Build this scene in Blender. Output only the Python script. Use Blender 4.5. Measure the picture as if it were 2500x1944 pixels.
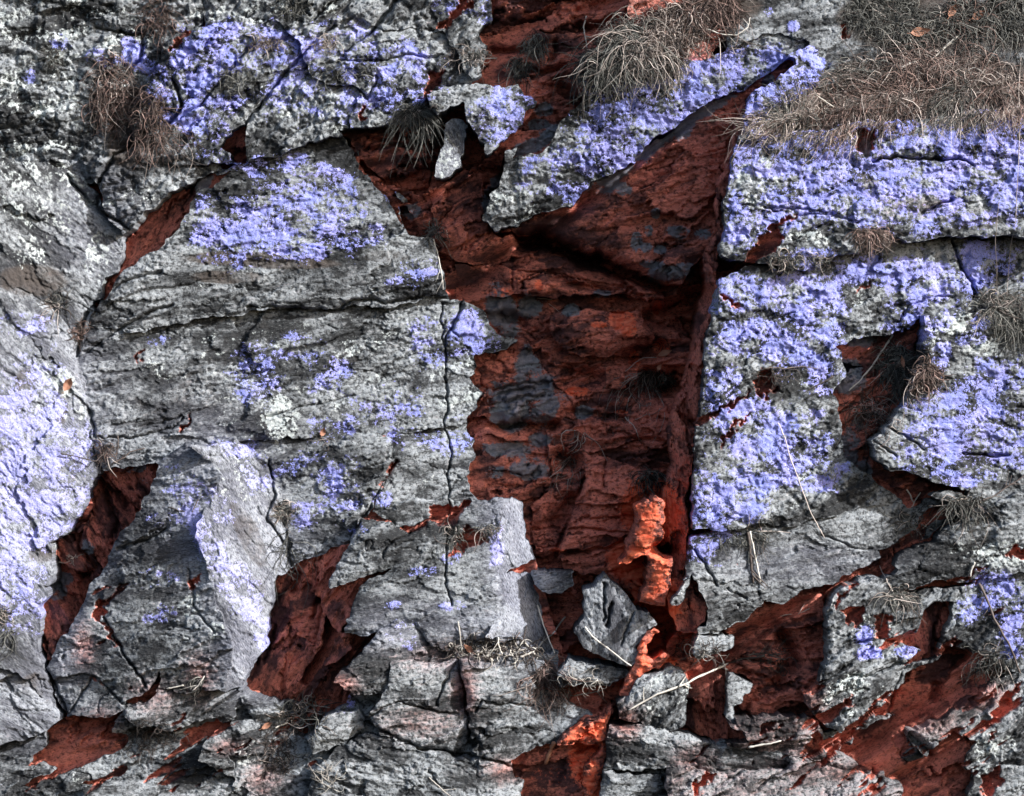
import bpy, math, random
import numpy as np

# ------------------------------------------------------------------ camera, light, exposure
for o in list(bpy.data.objects):
    bpy.data.objects.remove(o, do_unlink=True)
SC = bpy.context.scene
COL = SC.collection
S = 0.0016                       # metres per photograph pixel (2500 px = 4 m of cliff)
CAM_D = 16.0
cam = bpy.data.cameras.new('camera')
cam.sensor_width = 36.0
cam.lens = 36.0 * CAM_D / (2500 * S)
cam.clip_end = 200.0
camo = bpy.data.objects.new('camera', cam)
COL.objects.link(camo)
camo.location = (0, -CAM_D, 0)
camo.rotation_euler = (math.radians(90), 0, 0)
SC.camera = camo

A_IN = math.radians(33)          # sun direction in the plane of the cliff (from the right, upwards)
A_OUT = math.radians(23)         # and how far it stands out in front of the cliff
SUN = np.array([math.cos(A_OUT) * math.cos(A_IN), -math.sin(A_OUT), math.cos(A_OUT) * math.sin(A_IN)])
K_SUN = math.tan(A_OUT)
w = bpy.data.worlds.new('World')
SC.world = w
w.use_nodes = True
nt = w.node_tree
bg = nt.nodes['Background']
sky = nt.nodes.new('ShaderNodeTexSky')
sky.sky_type = 'NISHITA'
sky.sun_disc = False
sky.sun_elevation = math.asin(SUN[2])
sky.sun_rotation = math.atan2(SUN[0], SUN[1])
sky.dust_density = 3.0
nt.links.new(sky.outputs[0], bg.inputs[0])
bg.inputs[1].default_value = 0.12
sun = bpy.data.lights.new('sun', 'SUN')
sun.energy = 5.0
sun.angle = math.radians(0.5)
sun.color = (1.0, 0.985, 0.965)
suno = bpy.data.objects.new('sun', sun)
COL.objects.link(suno)
from mathutils import Vector
suno.rotation_euler = Vector(SUN.tolist()).to_track_quat('Z', 'Y').to_euler()
suno.location = (6, -6, 5)
SC.view_settings.view_transform = 'Standard'
SC.view_settings.look = 'None'
SC.view_settings.exposure = 0.60
SC.view_settings.gamma = 1.0

# ------------------------------------------------------------------ materials
def newmat(name):
    m = bpy.data.materials.new(name)
    m.use_nodes = True
    return m, m.node_tree, m.node_tree.nodes['Principled BSDF']

class NB:
    def __init__(s, t): s.t = t
    def n(s, typ, **kw):
        x = s.t.nodes.new(typ)
        for k, v in kw.items(): setattr(x, k, v)
        return x
    def l(s, a, b): s.t.links.new(a, b)
    def noise(s, vec, scale, detail=4, rough=0.6, dist=0.0):
        x = s.n('ShaderNodeTexNoise')
        x.inputs['Scale'].default_value = scale
        x.inputs['Detail'].default_value = detail
        x.inputs['Roughness'].default_value = rough
        x.inputs['Distortion'].default_value = dist
        s.l(vec, x.inputs['Vector'])
        return x.outputs['Fac']
    def math(s, op, a, b=None, c=None, clamp=False):
        x = s.n('ShaderNodeMath', operation=op, use_clamp=clamp)
        for i, v in enumerate((a, b, c)):
            if v is None: continue
            if isinstance(v, (int, float)): x.inputs[i].default_value = v
            else: s.l(v, x.inputs[i])
        return x.outputs[0]
    def step(s, v, lo, hi):
        x = s.n('ShaderNodeMapRange', interpolation_type='SMOOTHSTEP')
        s.l(v, x.inputs['Value'])
        x.inputs['From Min'].default_value = lo
        x.inputs['From Max'].default_value = hi
        return x.outputs[0]
    def mix(s, f, a, b):
        x = s.n('ShaderNodeMix', data_type='RGBA')
        if isinstance(f, (int, float)): x.inputs[0].default_value = f
        else: s.l(f, x.inputs[0])
        for i, v in ((6, a), (7, b)):
            if isinstance(v, tuple): x.inputs[i].default_value = v + (1,)
            else: s.l(v, x.inputs[i])
        return x.outputs[2]
    def attr(s, name):
        x = s.n('ShaderNodeAttribute', attribute_name=name)
        return x.outputs['Fac']

def rock_material():
    m, t, bs = newmat('schist_rock')
    B = NB(t)
    tc = B.n('ShaderNodeTexCoord')
    vec = tc.outputs['Object']
    cb = B.n('ShaderNodeCombineXYZ')
    B.l(B.attr('su'), cb.inputs[0]); B.l(B.math('MULTIPLY', B.attr('sv'), 4.5), cb.inputs[2])
    lam = cb.outputs[0]
    nA = B.noise(vec, 9, 5, .62)
    nB = B.noise(lam, 16, 6, .68)
    nC = B.noise(vec, 70, 4, .65)
    nD = B.noise(vec, 190, 3, .7)
    nE = B.noise(lam, 60, 4, .7)
    a_l, a_w, a_r, a_d, a_s, a_o, a_p = [B.attr(k) for k in ('lav', 'wht', 'shade_rust', 'drk', 'shade_slt', 'ora', 'pale')]
    a_t = B.attr('tone')
    # bare schist
    v1 = B.math('ADD', B.math('MULTIPLY_ADD', nB, .42, B.math('MULTIPLY', nC, .25)), B.math('MULTIPLY_ADD', a_t, .50, -.08))
    c = B.mix(B.step(v1, .33, .66), (.026, .028, .031), (.31, .335, .36))
    c = B.mix(B.math('MULTIPLY', B.step(nE, .54, .74), .45), c, (.46, .48, .49))
    c = B.mix(B.math('MULTIPLY', B.step(nC, .50, .37), .8), c, (.022, .022, .024))  # pit shading put into the colour where the bump is low
    c = B.mix(B.math('MULTIPLY', a_p, .62), c, B.mix(B.step(nE, .34, .64), (.13, .14, .19), (.42, .44, .54)))
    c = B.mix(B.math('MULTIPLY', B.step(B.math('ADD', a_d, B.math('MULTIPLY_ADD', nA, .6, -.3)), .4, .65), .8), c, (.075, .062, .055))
    c = B.mix(B.math('MULTIPLY', B.step(nE, .47, .36), .75), c, (.020, .021, .023))
    # pale crust lichen
    wm = B.math('ADD', a_w, B.math('ADD', B.math('MULTIPLY_ADD', nC, .9, -.45), B.math('MULTIPLY_ADD', nA, .5, -.25)))
    c = B.mix(B.step(wm, .54, .66), c, B.mix(nD, (.24, .27, .28), (.72, .78, .78)))
    # lavender lichen
    lm = B.math('ADD', a_l, B.math('ADD', B.math('MULTIPLY_ADD', nC, 1.5, -.75), B.math('MULTIPLY_ADD', nD, 1.1, -.55)))
    lc = B.mix(B.step(nA, .35, .68), (.27, .31, .78), (.39, .39, .88))
    lc = B.mix(B.math('MULTIPLY', a_p, .8), lc, (.47, .47, .82))
    lc = B.mix(B.math('MULTIPLY', B.step(nD, .49, .38), .7), lc, (.09, .10, .18))
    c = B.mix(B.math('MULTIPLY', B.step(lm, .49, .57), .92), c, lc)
    # recess red: the shade's colour put into the rock, with some iron stain
    rn = B.math('MULTIPLY_ADD', nB, .55, B.math('MULTIPLY', nC, .45))
    rn = B.math('ADD', B.math('MULTIPLY', rn, .70), B.math('MULTIPLY', a_t, .30))
    rc = B.mix(B.step(rn, .32, .60), (.105, .043, .036), (.64, .205, .150))
    rc = B.mix(B.step(B.math('MULTIPLY_ADD', nA, .5, B.math('MULTIPLY', nE, .5)), .53, .70), rc, (.74, .25, .16))
    rc = B.mix(B.math('MULTIPLY', B.step(B.math('MULTIPLY_ADD', a_t, .6, B.math('MULTIPLY', nA, .4)), .44, .28), .75), rc, (.075, .036, .040))
    rc = B.mix(B.math('MULTIPLY', B.step(nE, .47, .36), .7), rc, (.035, .016, .014))
    rc = B.mix(B.math('MULTIPLY', B.step(nC, .46, .34), .7), rc, (.05, .018, .015))  # crevice darkness put into the colour where the bump is low
    sm = B.math('ADD', a_s, B.math('ADD', B.math('MULTIPLY_ADD', nC, 1.0, -.5), B.math('MULTIPLY_ADD', nD, .6, -.3)))
    rc = B.mix(B.math('MULTIPLY', B.step(sm, .42, .60), .9), rc, B.mix(nC, (.07, .085, .105), (.26, .30, .36)))  # slate: the violet lichen's shaded colour, given as its own tint
    om = B.math('ADD', a_o, B.math('MULTIPLY_ADD', nC, .9, -.45))
    oc = B.mix(B.step(nB, .35, .65), (.72, .10, .045), (.92, .25, .14))
    rc = B.mix(B.step(om, .38, .62), rc, oc)
    rm = B.math('ADD', a_r, B.math('ADD', B.math('MULTIPLY_ADD', nC, .5, -.25), B.math('MULTIPLY_ADD', nB, .5, -.25)))
    c = B.mix(B.step(rm, .02, .80), c, rc)
    B.l(c, bs.inputs['Base Color'])
    bs.inputs['Roughness'].default_value = .88
    bs.inputs['Specular IOR Level'].default_value = .25
    # fine relief
    hsum = B.math('ADD', B.math('MULTIPLY', nC, .6), B.math('MULTIPLY', nD, .35))
    hsum = B.math('ADD', hsum, B.math('MULTIPLY', nE, .18))
    bp = B.n('ShaderNodeBump')
    bp.inputs['Strength'].default_value = .8
    bp.inputs['Distance'].default_value = .010
    B.l(hsum, bp.inputs['Height'])
    B.l(bp.outputs[0], bs.inputs['Normal'])
    return m

def plant_material(name, a, b, rough=.7):
    m, t, bs = newmat(name)
    B = NB(t)
    tc = B.n('ShaderNodeTexCoord')
    n = B.noise(tc.outputs['Object'], 22, 3, .7)
    n2 = B.attr('tone')
    f = B.math('ADD', B.math('MULTIPLY_ADD', n, .4, -.2), n2, clamp=True)
    B.l(B.mix(f, a, b), bs.inputs['Base Color'])
    bs.inputs['Roughness'].default_value = rough
    return m

M_ROCK = rock_material()
M_STRAW = plant_material('dry_straw', (.06, .042, .036), (.70, .61, .56))
M_RUSSET = plant_material('russet_grass', (.03, .018, .014), (.36, .24, .21))
M_DARKG = plant_material('dark_grass', (.008, .009, .008), (.26, .26, .24))
M_TWIG = plant_material('bleached_wood', (.33, .30, .27), (.72, .69, .63))
M_ROOT = plant_material('dark_root', (.02, .016, .014), (.13, .10, .09))
M_LEAF = plant_material('dead_leaf', (.12, .04, .02), (.45, .22, .14))

# ------------------------------------------------------------------ numeric helpers
def F(*p): return [(x * 1.14469, y * 1.14469) for x, y in p]
def T(c, r, *p):
    x0, y0 = (0, 600, 1200, 1800)[c], (0, 460, 920, 1384)[r]
    return [(x0 + x * .32988, y0 + y * .32988) for x, y in p]
def U(c, *p):
    x0 = (0, 600, 1200, 1800)[c]
    return [(x0 + x * .5843, 1384 + y * .5843) for x, y in p]

DX = 2.5                                    # grid step in photograph pixels (4 mm)
GX = np.arange(-110, 2611, DX)
GY = np.arange(-110, 2055, DX)
NX, NY = len(GX), len(GY)
PX, PY = np.meshgrid(GX, GY)                # rows run downwards
WX = ((PX - 1250) * S).astype(np.float32)
WZ = ((972 - PY) * S).astype(np.float32)

_rng = np.random.RandomState(7)
_perm = _rng.permutation(512).astype(np.int32)
_perm = np.concatenate([_perm, _perm, _perm])
_ga = _rng.rand(512) * 2 * np.pi
_gx = np.cos(_ga).astype(np.float32)
_gy = np.sin(_ga).astype(np.float32)
def perlin(x, y):
    xi = np.floor(x).astype(np.int32); yi = np.floor(y).astype(np.int32)
    xf = (x - xi).astype(np.float32); yf = (y - yi).astype(np.float32)
    xi &= 511; yi &= 511
    u = xf * xf * xf * (xf * (xf * 6 - 15) + 10)
    v = yf * yf * yf * (yf * (yf * 6 - 15) + 10)
    def g(ix, iy, dx, dy):
        h = _perm[_perm[ix] + iy] & 511
        return _gx[h] * dx + _gy[h] * dy
    x1 = (xi + 1) & 511; y1 = (yi + 1) & 511
    a = g(xi, yi, xf, yf); b = g(x1, yi, xf - 1, yf)
    c = g(xi, y1, xf, yf - 1); d = g(x1, y1, xf - 1, yf - 1)
    return (a + u * (b - a)) * (1 - v) + (c + u * (d - c)) * v
def fbm(x, y, o=4, gain=.5):
    s = 0; a = 1.0; f = 1.0
    for i in range(o):
        s = s + a * perlin(x * f + 17.3 * i, y * f - 9.1 * i)
        a *= gain; f *= 2.03
    return s
def sstep(x, a, b):
    t = np.clip((x - a) / (b - a), 0, 1)
    return t * t * (3 - 2 * t)

# domain warp so that outlines break like rock
WPX = PX + 14 * fbm(PX / 90, PY / 90, 3) + 7 * fbm(PX / 22 + 50, PY / 22, 2)
WPY = PY + 14 * fbm(PX / 90 + 31, PY / 90 + 77, 3) + 7 * fbm(PX / 22, PY / 22 + 90, 2)

def poly_sd(poly, X, Y):
    P = np.array(poly, dtype=np.float64)
    Q = np.roll(P, -1, 0)
    ins = np.zeros(X.shape, bool); d2 = np.full(X.shape, 1e12)
    for (ax, ay), (bx, by) in zip(P, Q):
        ex, ey = bx - ax, by - ay
        L = ex * ex + ey * ey + 1e-9
        t = np.clip(((X - ax) * ex + (Y - ay) * ey) / L, 0, 1)
        d2 = np.minimum(d2, (X - ax - t * ex) ** 2 + (Y - ay - t * ey) ** 2)
        if by != ay:
            c = ((ay > Y) != (by > Y)) & (X < ex * (Y - ay) / (by - ay) + ax)
            ins ^= c
    d = np.sqrt(d2)
    return np.where(ins, d, -d)
def window(poly, pad):
    P = np.array(poly)
    i0 = max(0, int((P[:, 1].min() - pad - GY[0]) / DX)); i1 = min(NY, int((P[:, 1].max() + pad - GY[0]) / DX) + 2)
    j0 = max(0, int((P[:, 0].min() - pad - GX[0]) / DX)); j1 = min(NX, int((P[:, 0].max() + pad - GX[0]) / DX) + 2)
    return slice(i0, max(i0, i1)), slice(j0, max(j0, j1))

# ------------------------------------------------------------------ the rocks: outline on the cliff and depth
LAB = np.zeros((NY, NX), np.int32)
H = np.full((NY, NX), -.16, np.float32)
EDGE = np.full((NY, NX), 60., np.float32)
ROCKS = [dict(name='bedrock', shade_rust=1, ang=-8, rough=1.0, parent=None, label=None, lump=0)]
ISR = np.ones((NY, NX), bool)

def rock(name, label, poly, hp, shade_rust=0, ang=-9, rough=1.0, parent=None, bev=.02, brad=14, lump=0):
    i = len(ROCKS)
    ROCKS.append(dict(name=name, label=label, shade_rust=shade_rust, ang=ang, rough=rough, parent=parent, lump=lump))
    sl = window(poly, 40)
    sd = poly_sd(poly, WPX[sl], WPY[sl])
    m = sd > 0
    if isinstance(hp, (int, float)): h = np.full(sd.shape, float(hp))
    else:
        A = np.array([[x * 1.14469, y * 1.14469, 1] for x, y, _ in hp]); b = np.array([q[2] for q in hp])
        co = np.linalg.lstsq(A, b, rcond=None)[0]
        h = co[0] * PX[sl] + co[1] * PY[sl] + co[2]
    h = h - bev * np.exp(-np.maximum(sd, 0) / brad)
    LAB[sl][m] = i; H[sl][m] = h[m]; EDGE[sl][m] = sd[m]; ISR[sl][m] = shade_rust > .8
    return i

LITC = (None,)
# --- upper left
a1 = rock('crusted_rock', 'crusty grey-white lichen-covered rock filling the upper left corner', F((-110,-110),(440,-110),(425,30),(395,75),(370,110),(335,150),(300,210),(270,330),(240,400),(160,380),(60,360),(-110,330)), [(0,0,.03),(400,0,-.02),(200,330,-.05)], rough=1.0, lump=1)
a3 = rock('wedge_rock', 'rough grey rock between the dark crack and the red diagonal cleft', F((170,330),(290,310),(450,340),(480,375),(380,440),(250,530),(225,440)), [(240,380,-.01),(440,360,-.06),(260,500,-.05)], rough=1.1, lump=.8)
a2 = rock('pale_rock', 'pale sloping rock slab at the left edge above the grass sprig', F((-110,345),(60,345),(150,342),(205,420),(262,515),(266,575),(210,665),(180,800),(150,760),(90,690),(-110,680)), [(0,400,.10),(250,520,-.07),(0,640,.09)], ang=42, rough=.8)
b0 = rock('upper_rock', 'dark grey rock along the top edge left of the red soil', F((420,-110),(1060,-110),(1040,60),(1020,210),(940,160),(935,70),(640,60),(430,80)), [(430,0,-.03),(1000,0,-.06),(700,60,-.04)], rough=1.2, lump=.7, ang=-35)
b2 = rock('lichen_rock', 'dark crusted rock with scattered violet lichen right of the diagonal grass seam', F((555,40),(700,50),(940,62),(1015,185),(925,200),(925,290),(740,310),(640,220)), [(600,60,-.0),(930,100,-.07),(800,290,-.06)], rough=1.2, lump=.6, ang=-25)
b1 = rock('lichen_rock', 'violet-blotched rock beside the brown grass clump in the upper left', F((330,140),(375,70),(500,35),(590,45),(640,90),(660,160),(760,190),(745,300),(560,345),(430,352),(265,345),(300,230)), [(350,100,.03),(700,150,-.04),(450,330,.0)], rough=1.2, lump=.6, ang=-35)
# --- big central slab with its layers
c2 = rock('bedded_rock', 'huge grey bedded slab in the centre left with thin pale laminations', F((190,680),(300,700),(500,660),(720,645),(870,635),(960,618),(1200,620),(1200,1000),(1060,1010),(1000,920),(800,925),(480,960),(330,1000),(220,1000),(165,860),(160,760)), [(200,800,-.04),(1000,800,-.24),(600,930,-.13)])
c1 = rock('upper_layer', None, F((490,350),(740,285),(920,270),(935,500),(960,625),(870,642),(720,652),(500,668),(300,705),(185,695),(198,650),(255,595),(430,385)), [(300,620,-.03),(860,450,-.15),(930,600,-.17)], parent=c2)
c3r = rock('lower_layer', None, F((830,925),(1000,905),(1130,960),(1120,1080),(1000,1085),(840,1130),(790,1090),(835,990)), [(840,1000,-.16),(1060,1000,-.26),(900,1080,-.15)], parent=c2)
c3 = rock('lower_layer', None, F((440,945),(600,935),(830,925),(838,985),(775,1110),(742,1172),(640,1215),(570,1190),(560,1060),(480,1010)), [(600,1050,-.12),(830,1000,-.10),(740,1150,-.09)], parent=c2)
# --- left lower
m1 = rock('leaning_rock', 'pale violet leaning slab on the left edge below the grass sprig', F((-110,600),(60,615),(150,690),(172,790),(190,930),(215,1000),(200,1030),(115,1190),(115,1280),(90,1420),(135,1550),(110,1600),(-110,1660)), [(0,900,.12),(195,990,-.03),(0,1400,.11)], ang=48, rough=.7)
m2 = rock('base_rock', 'fissured grey rock in the bottom left corner', F((-110,1500),(40,1430),(100,1500),(140,1560),(120,1610),(80,1660),(-60,1720),(-110,1720)), [(0,1500,.08),(120,1570,.02),(0,1650,.06)], ang=30)
# --- lower left wedge block
n1 = rock('wedge_block', 'big grey wedge block in the lower left with a smooth bluish right side', F((325,985),(400,945),(500,945),(520,1010),(440,1130),(520,1330),(570,1440),(500,1480),(280,1545),(150,1560),(95,1430),(205,1230)), [(335,985,.04),(210,1250,.02),(440,1200,.10)], rough=.9)
n2 = rock('side_face', None, F((420,955),(500,938),(590,1040),(605,1130),(625,1200),(620,1260),(585,1300),(575,1390),(520,1460),(480,1470),(500,1370),(450,1230),(425,1120),(480,1010)), [(480,960,.07),(620,1200,-.12),(500,1420,.06)], ang=62, rough=.5, parent=n1)
# --- right of the cleft, upper part
e1 = rock('turf_bank', 'earth bank under the tangled grass at the top centre', F((1180,-110),(1640,-110),(1575,40),(1490,150),(1350,165),(1225,215),(1200,120)), [(1300,100,.07),(1550,0,.07),(1400,160,.05)], shade_rust=.55, rough=1.5)
f1 = rock('smooth_rock', 'smooth grey slab between the two grass thickets at top right', F((1560,-110),(1700,-110),(1830,-110),(2300,-110),(2300,300),(1900,320),(1690,330),(1600,310),(1540,200)), [(1600,60,.07),(2100,60,.0),(1800,250,.06)], ang=-14, rough=.55)
e2 = rock('violet_rock', 'violet lichen slab above the red sail-shaped shadow', F((1020,480),(1030,380),(1055,330),(1200,240),(1245,180),(1350,150),(1500,125),(1640,70),(1730,95),(1720,130),(1600,260),(1300,420),(1080,530)), [(1640,140,.01),(1270,385,-.06),(1070,400,-.02)], ang=-14, rough=.85, lump=.55)
# --- right slabs
g1 = rock('lichen_rock', 'broad violet lichen slab under the long grass on the right', F((1548,300),(1700,290),(1860,265),(2050,240),(2300,215),(2300,520),(2100,500),(1900,515),(1700,575),(1600,565),(1525,545),(1530,400)), [(1560,300,.22),(2184,260,.06),(1700,520,.19)], ang=-12, rough=.9, lump=.55)
g0 = rock('corner_flake', None, F((1700,110),(1745,100),(1770,170),(1720,260),(1600,310),(1555,320),(1592,210)), [(1600,230,.20),(1740,120,.10),(1700,250,.16)], ang=-10, parent=g1, rough=.8, lump=.55)
h1 = rock('lichen_rock', 'tall violet-and-white slab forming the right wall of the shade-red cleft', F((1520,600),(1600,570),(1700,578),(1900,515),(2100,505),(2300,520),(2300,700),(1965,690),(1800,760),(1800,900),(1850,1010),(1940,1080),(1780,1120),(1560,1130),(1470,1130),(1480,900),(1505,700)), [(1500,700,.19),(1460,1100,.17),(1850,800,.02)], rough=.9, lump=.6, ang=-22)
h2 = rock('lower_layer', None, F((1466,1150),(1560,1125),(1700,1115),(1940,1065),(2000,1060),(2090,1040),(2080,1090),(1900,1180),(1780,1245),(1650,1290),(1530,1345),(1480,1350),(1400,1340),(1415,1290),(1450,1240)), [(1470,1200,.12),(1800,1150,.0),(1500,1300,.1)], parent=h1, rough=.85)
i1 = rock('bright_rock', 'bright grey-violet slab right of the hanging root clump', F((1962,680),(2100,660),(2300,640),(2300,1060),(2100,1075),(2000,1060),(1880,1010),(1845,950),(1895,900),(1950,790)), [(1960,720,.15),(2180,700,.06),(1900,960,.12)], ang=6, rough=.8, lump=.4)
j1 = rock('ledge_rock', 'grey ledge below the bright slab at the right edge', F((2075,1075),(2300,1030),(2300,1230),(2000,1240),(1880,1260),(1790,1260),(1900,1195),(2050,1110)), [(2100,1090,.06),(2180,1150,.03),(1850,1240,.04)], rough=1.1)
# --- bottom ground rocks
base = rock('ledge_rock', 'broad broken grey ledge along the bottom edge', F((-110,1620),(100,1560),(300,1530),(560,1480),(760,1440),(900,1470),(1180,1480),(1300,1540),(1500,1580),(1800,1560),(2300,1420),(2300,1850),(-110,1850)), [(0,1650,.02),(2184,1650,-.02),(1000,1500,-.04)], rough=1.5)
k1 = rock('broken_block', 'large broken grey block in the lower right beside the red hollow', U(3,(365,130),(450,70),(560,50),(650,100),(800,100),(870,90),(880,330),(830,380),(720,440),(640,560),(560,640),(440,690),(350,640),(270,570),(262,510),(330,480),(360,390),(350,300)), [(1770,1300,.12),(2000,1300,.03),(1760,1480,.11)], ang=-28, rough=1.5)
k2 = rock('flaky_rock', 'flaky grey rock with bluish lichen at the lower right edge', U(3,(860,95),(1000,55),(1300,20),(1300,480),(1100,440),(1000,350),(850,300)), [(2050,1270,.04),(2180,1270,.0),(2100,1450,.02)], ang=-30, rough=1.5)
k3 = rock('crumbling_rock', 'crumbling grey rock with red seams in the bottom right', U(3,(690,690),(900,560),(1060,480),(1300,430),(1300,860),(1050,830),(920,830),(780,800)), [(2000,1520,.06),(2184,1500,.02),(2100,1600,.05)], ang=-32, rough=1.5)
k4 = rock('corner_rock', 'grey rock in the bottom right corner with a red notch', U(3,(920,840),(1050,825),(1300,840),(1300,1100),(920,1100)), [(2050,1650,.05),(2184,1650,.02),(2100,1600,.05)], ang=-20)
p1 = rock('pink_rock', 'pinkish stained slab along the bottom right', U(2,(720,830),(1000,842),(1230,838))+U(3,(200,790),(380,840),(570,860),(575,910),(692,895),(700,1100))+U(2,(720,1100)), [(1700,1620,.06),(1900,1650,.03),(1750,1690,.07)], shade_rust=.15, ang=-14, rough=1.3)
q6 = rock('flat_rock', 'long flat grey slab low in the centre right below the branch', U(2,(480,650),(640,648),(760,680),(880,722),(1060,745),(1230,735))+U(3,(200,735),(330,770),(200,790))+U(2,(1230,838),(1000,842),(800,832),(460,835)), [(1500,1570,.07),(1900,1620,.02),(1500,1600,.07)], ang=6)
q7 = rock('low_block', 'grey block right of the bottom orange seam', U(2,(458,838),(690,862),(740,958),(745,1100),(455,1100)), [(1480,1650,.06),(1600,1650,.04),(1500,1600,.06)])
q8 = rock('stained_rock', 'red-veined grey rock below the lower right shade-red hollow', U(3,(-40,612),(150,600),(345,640),(352,780),(390,835),(200,785),(-40,740)), [(1800,1520,.07),(1980,1580,.03),(1850,1600,.05)], shade_rust=.2, rough=1.4)
# bottom left and centre stones
s1 = rock('ledge_stone', 'long grey ledge stone under the lower left wedge block', T(0,3,(925,1030),(1100,1000),(1180,900),(1640,895),(1770,875),(1870,930),(1915,985),(1760,1020),(1745,1110),(1500,1135),(1300,1185),(1050,1175),(980,1155)), [(320,1530,.10),(540,1470,.02),(350,1570,.10)], ang=-14)
s2 = rock('chip_stone', 'small triangular pale stone left of the long ledge stone', T(0,3,(865,1095),(930,1065),(985,1145),(900,1205),(805,1230)), [(270,1540,.07),(310,1550,.03),(280,1570,.06)])
s3 = rock('round_rock', 'rounded pale rock below the long ledge stone near bottom left', T(0,3,(1500,1330),(1560,1240),(1700,1150),(1900,1150),(2000,1230),(2012,1350),(1980,1460),(1900,1570),(1700,1530),(1480,1420)), [(500,1570,.08),(570,1600,.0),(530,1640,.05)], bev=.035, brad=22)
s4 = rock('pebble_stone', 'smooth pale stone at bottom left between red seams', T(0,3,(455,1600),(560,1485),(685,1500),(705,1565),(600,1625),(480,1655)), [(150,1640,.08),(220,1640,.05),(190,1670,.07)], bev=.03, brad=18, rough=.6)
s5 = rock('low_rock', 'low grey slab at the very bottom left centre', T(0,3,(620,1640),(900,1570),(1250,1540),(1700,1540),(1840,1640),(1800,1760),(600,1800)), [(400,1660,.06),(580,1680,.02),(450,1690,.06)], ang=-4)
q0 = rock('ledge_rock', 'dark ledge under the driftwood litter', U(1,(690,215),(800,300),(900,310),(1160,300),(1230,330))+U(2,(200,320),(280,360),(270,450),(150,450))+U(1,(1100,420),(800,420)), [(1000,1380,.0),(1180,1390,-.04),(1050,1420,.0)], rough=1.2)
q1 = rock('knob_rock', 'knobbly grey-brown rock behind the driftwood tangle', U(1,(350,480),(420,410),(500,325),(560,255),(620,220),(700,226),(800,315),(890,380),(810,405),(640,410),(620,530),(460,515)), [(850,1360,.06),(960,1420,-.02),(850,1450,.05)], rough=1.2)
q2 = rock('stained_block', 'brown-stained square block in the bottom centre left of the thin white seam', U(1,(515,610),(600,515),(622,392),(890,390),(912,560),(942,722),(872,785),(740,755),(560,695)), [(880,1420,.08),(1000,1500,.02),(900,1540,.07)], ang=-8, rough=1.0)
q3 = rock('dark_block', 'dark grey block in the bottom centre right of the thin white seam', U(1,(893,390),(1130,398),(1230,400))+U(2,(150,395),(195,615),(250,690),(0,665))+U(1,(1110,690),(1010,655),(945,722),(915,560)), [(1040,1400,.06),(1170,1450,.0),(1050,1500,.05)], ang=-3)
q4 = rock('rounded_stone', 'rounded grey stone under the dark block in the bottom centre', U(1,(945,770),(1010,655),(1100,650),(1230,690))+U(2,(60,690),(250,695),(170,745),(80,790))+U(1,(1115,825)), [(1050,1480,.08),(1160,1500,.03),(1080,1530,.07)], bev=.03, brad=20)
q5 = rock('sloping_rock', 'long grey slab sloping along the bottom centre', U(1,(240,1100),(290,830),(400,730),(500,688),(620,720),(740,760),(880,792),(1110,825),(1155,900),(1140,1100)), [(700,1520,.07),(1150,1600,.04),(800,1600,.08)], ang=12, rough=1.2)
q9 = rock('cobble', 'bluish grey cobble beside the straw litter in the bottom left centre', U(1,(265,700),(350,608),(470,588),(505,660),(440,705),(380,742),(285,775)), [(710,1490,.09),(790,1490,.03),(730,1530,.07)], bev=.03, brad=18)
q10 = rock('cobble', 'pale cobble left of the straw litter in the bottom left centre', U(1,(-60,640),(90,648),(108,760),(92,865),(-40,905)), [(520,1530,.06),(570,1550,.02),(540,1600,.05)], bev=.03, brad=18)
q11 = rock('cobble', 'small broken cobble at the foot of the lower red cleft', U(1,(-20,530),(150,555),(165,640),(30,655)), [(530,1480,.06),(600,1490,.02),(550,1510,.05)], bev=.025, brad=14)
q12 = rock('split_boulder', 'bright flaky boulder under the leaning branch in the bottom centre', U(2,(515,565),(600,458),(730,412),(800,428),(825,520),(812,652),(740,675),(640,645),(530,615)), [(1370,1450,.09),(1470,1450,.03),(1400,1530,.08)], ang=-50, rough=1.6)
q13 = rock('ledge_rock', 'thin layered ledge right of the driftwood tangle', U(2,(265,445),(360,345),(470,370),(565,425),(570,470),(480,495),(280,498)), [(1200,1420,.03),(1340,1430,-.03),(1250,1450,.02)], ang=4, rough=1.3)
q14 = rock('bottom_rock', 'grey rock left of the red bottom hollow', U(2,(-60,690),(250,692),(140,760),(80,800),(85,860),(130,905),(105,1100),(-60,1100)), [(1050,1580,.06),(1130,1620,.02),(1060,1680,.06)])

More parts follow.
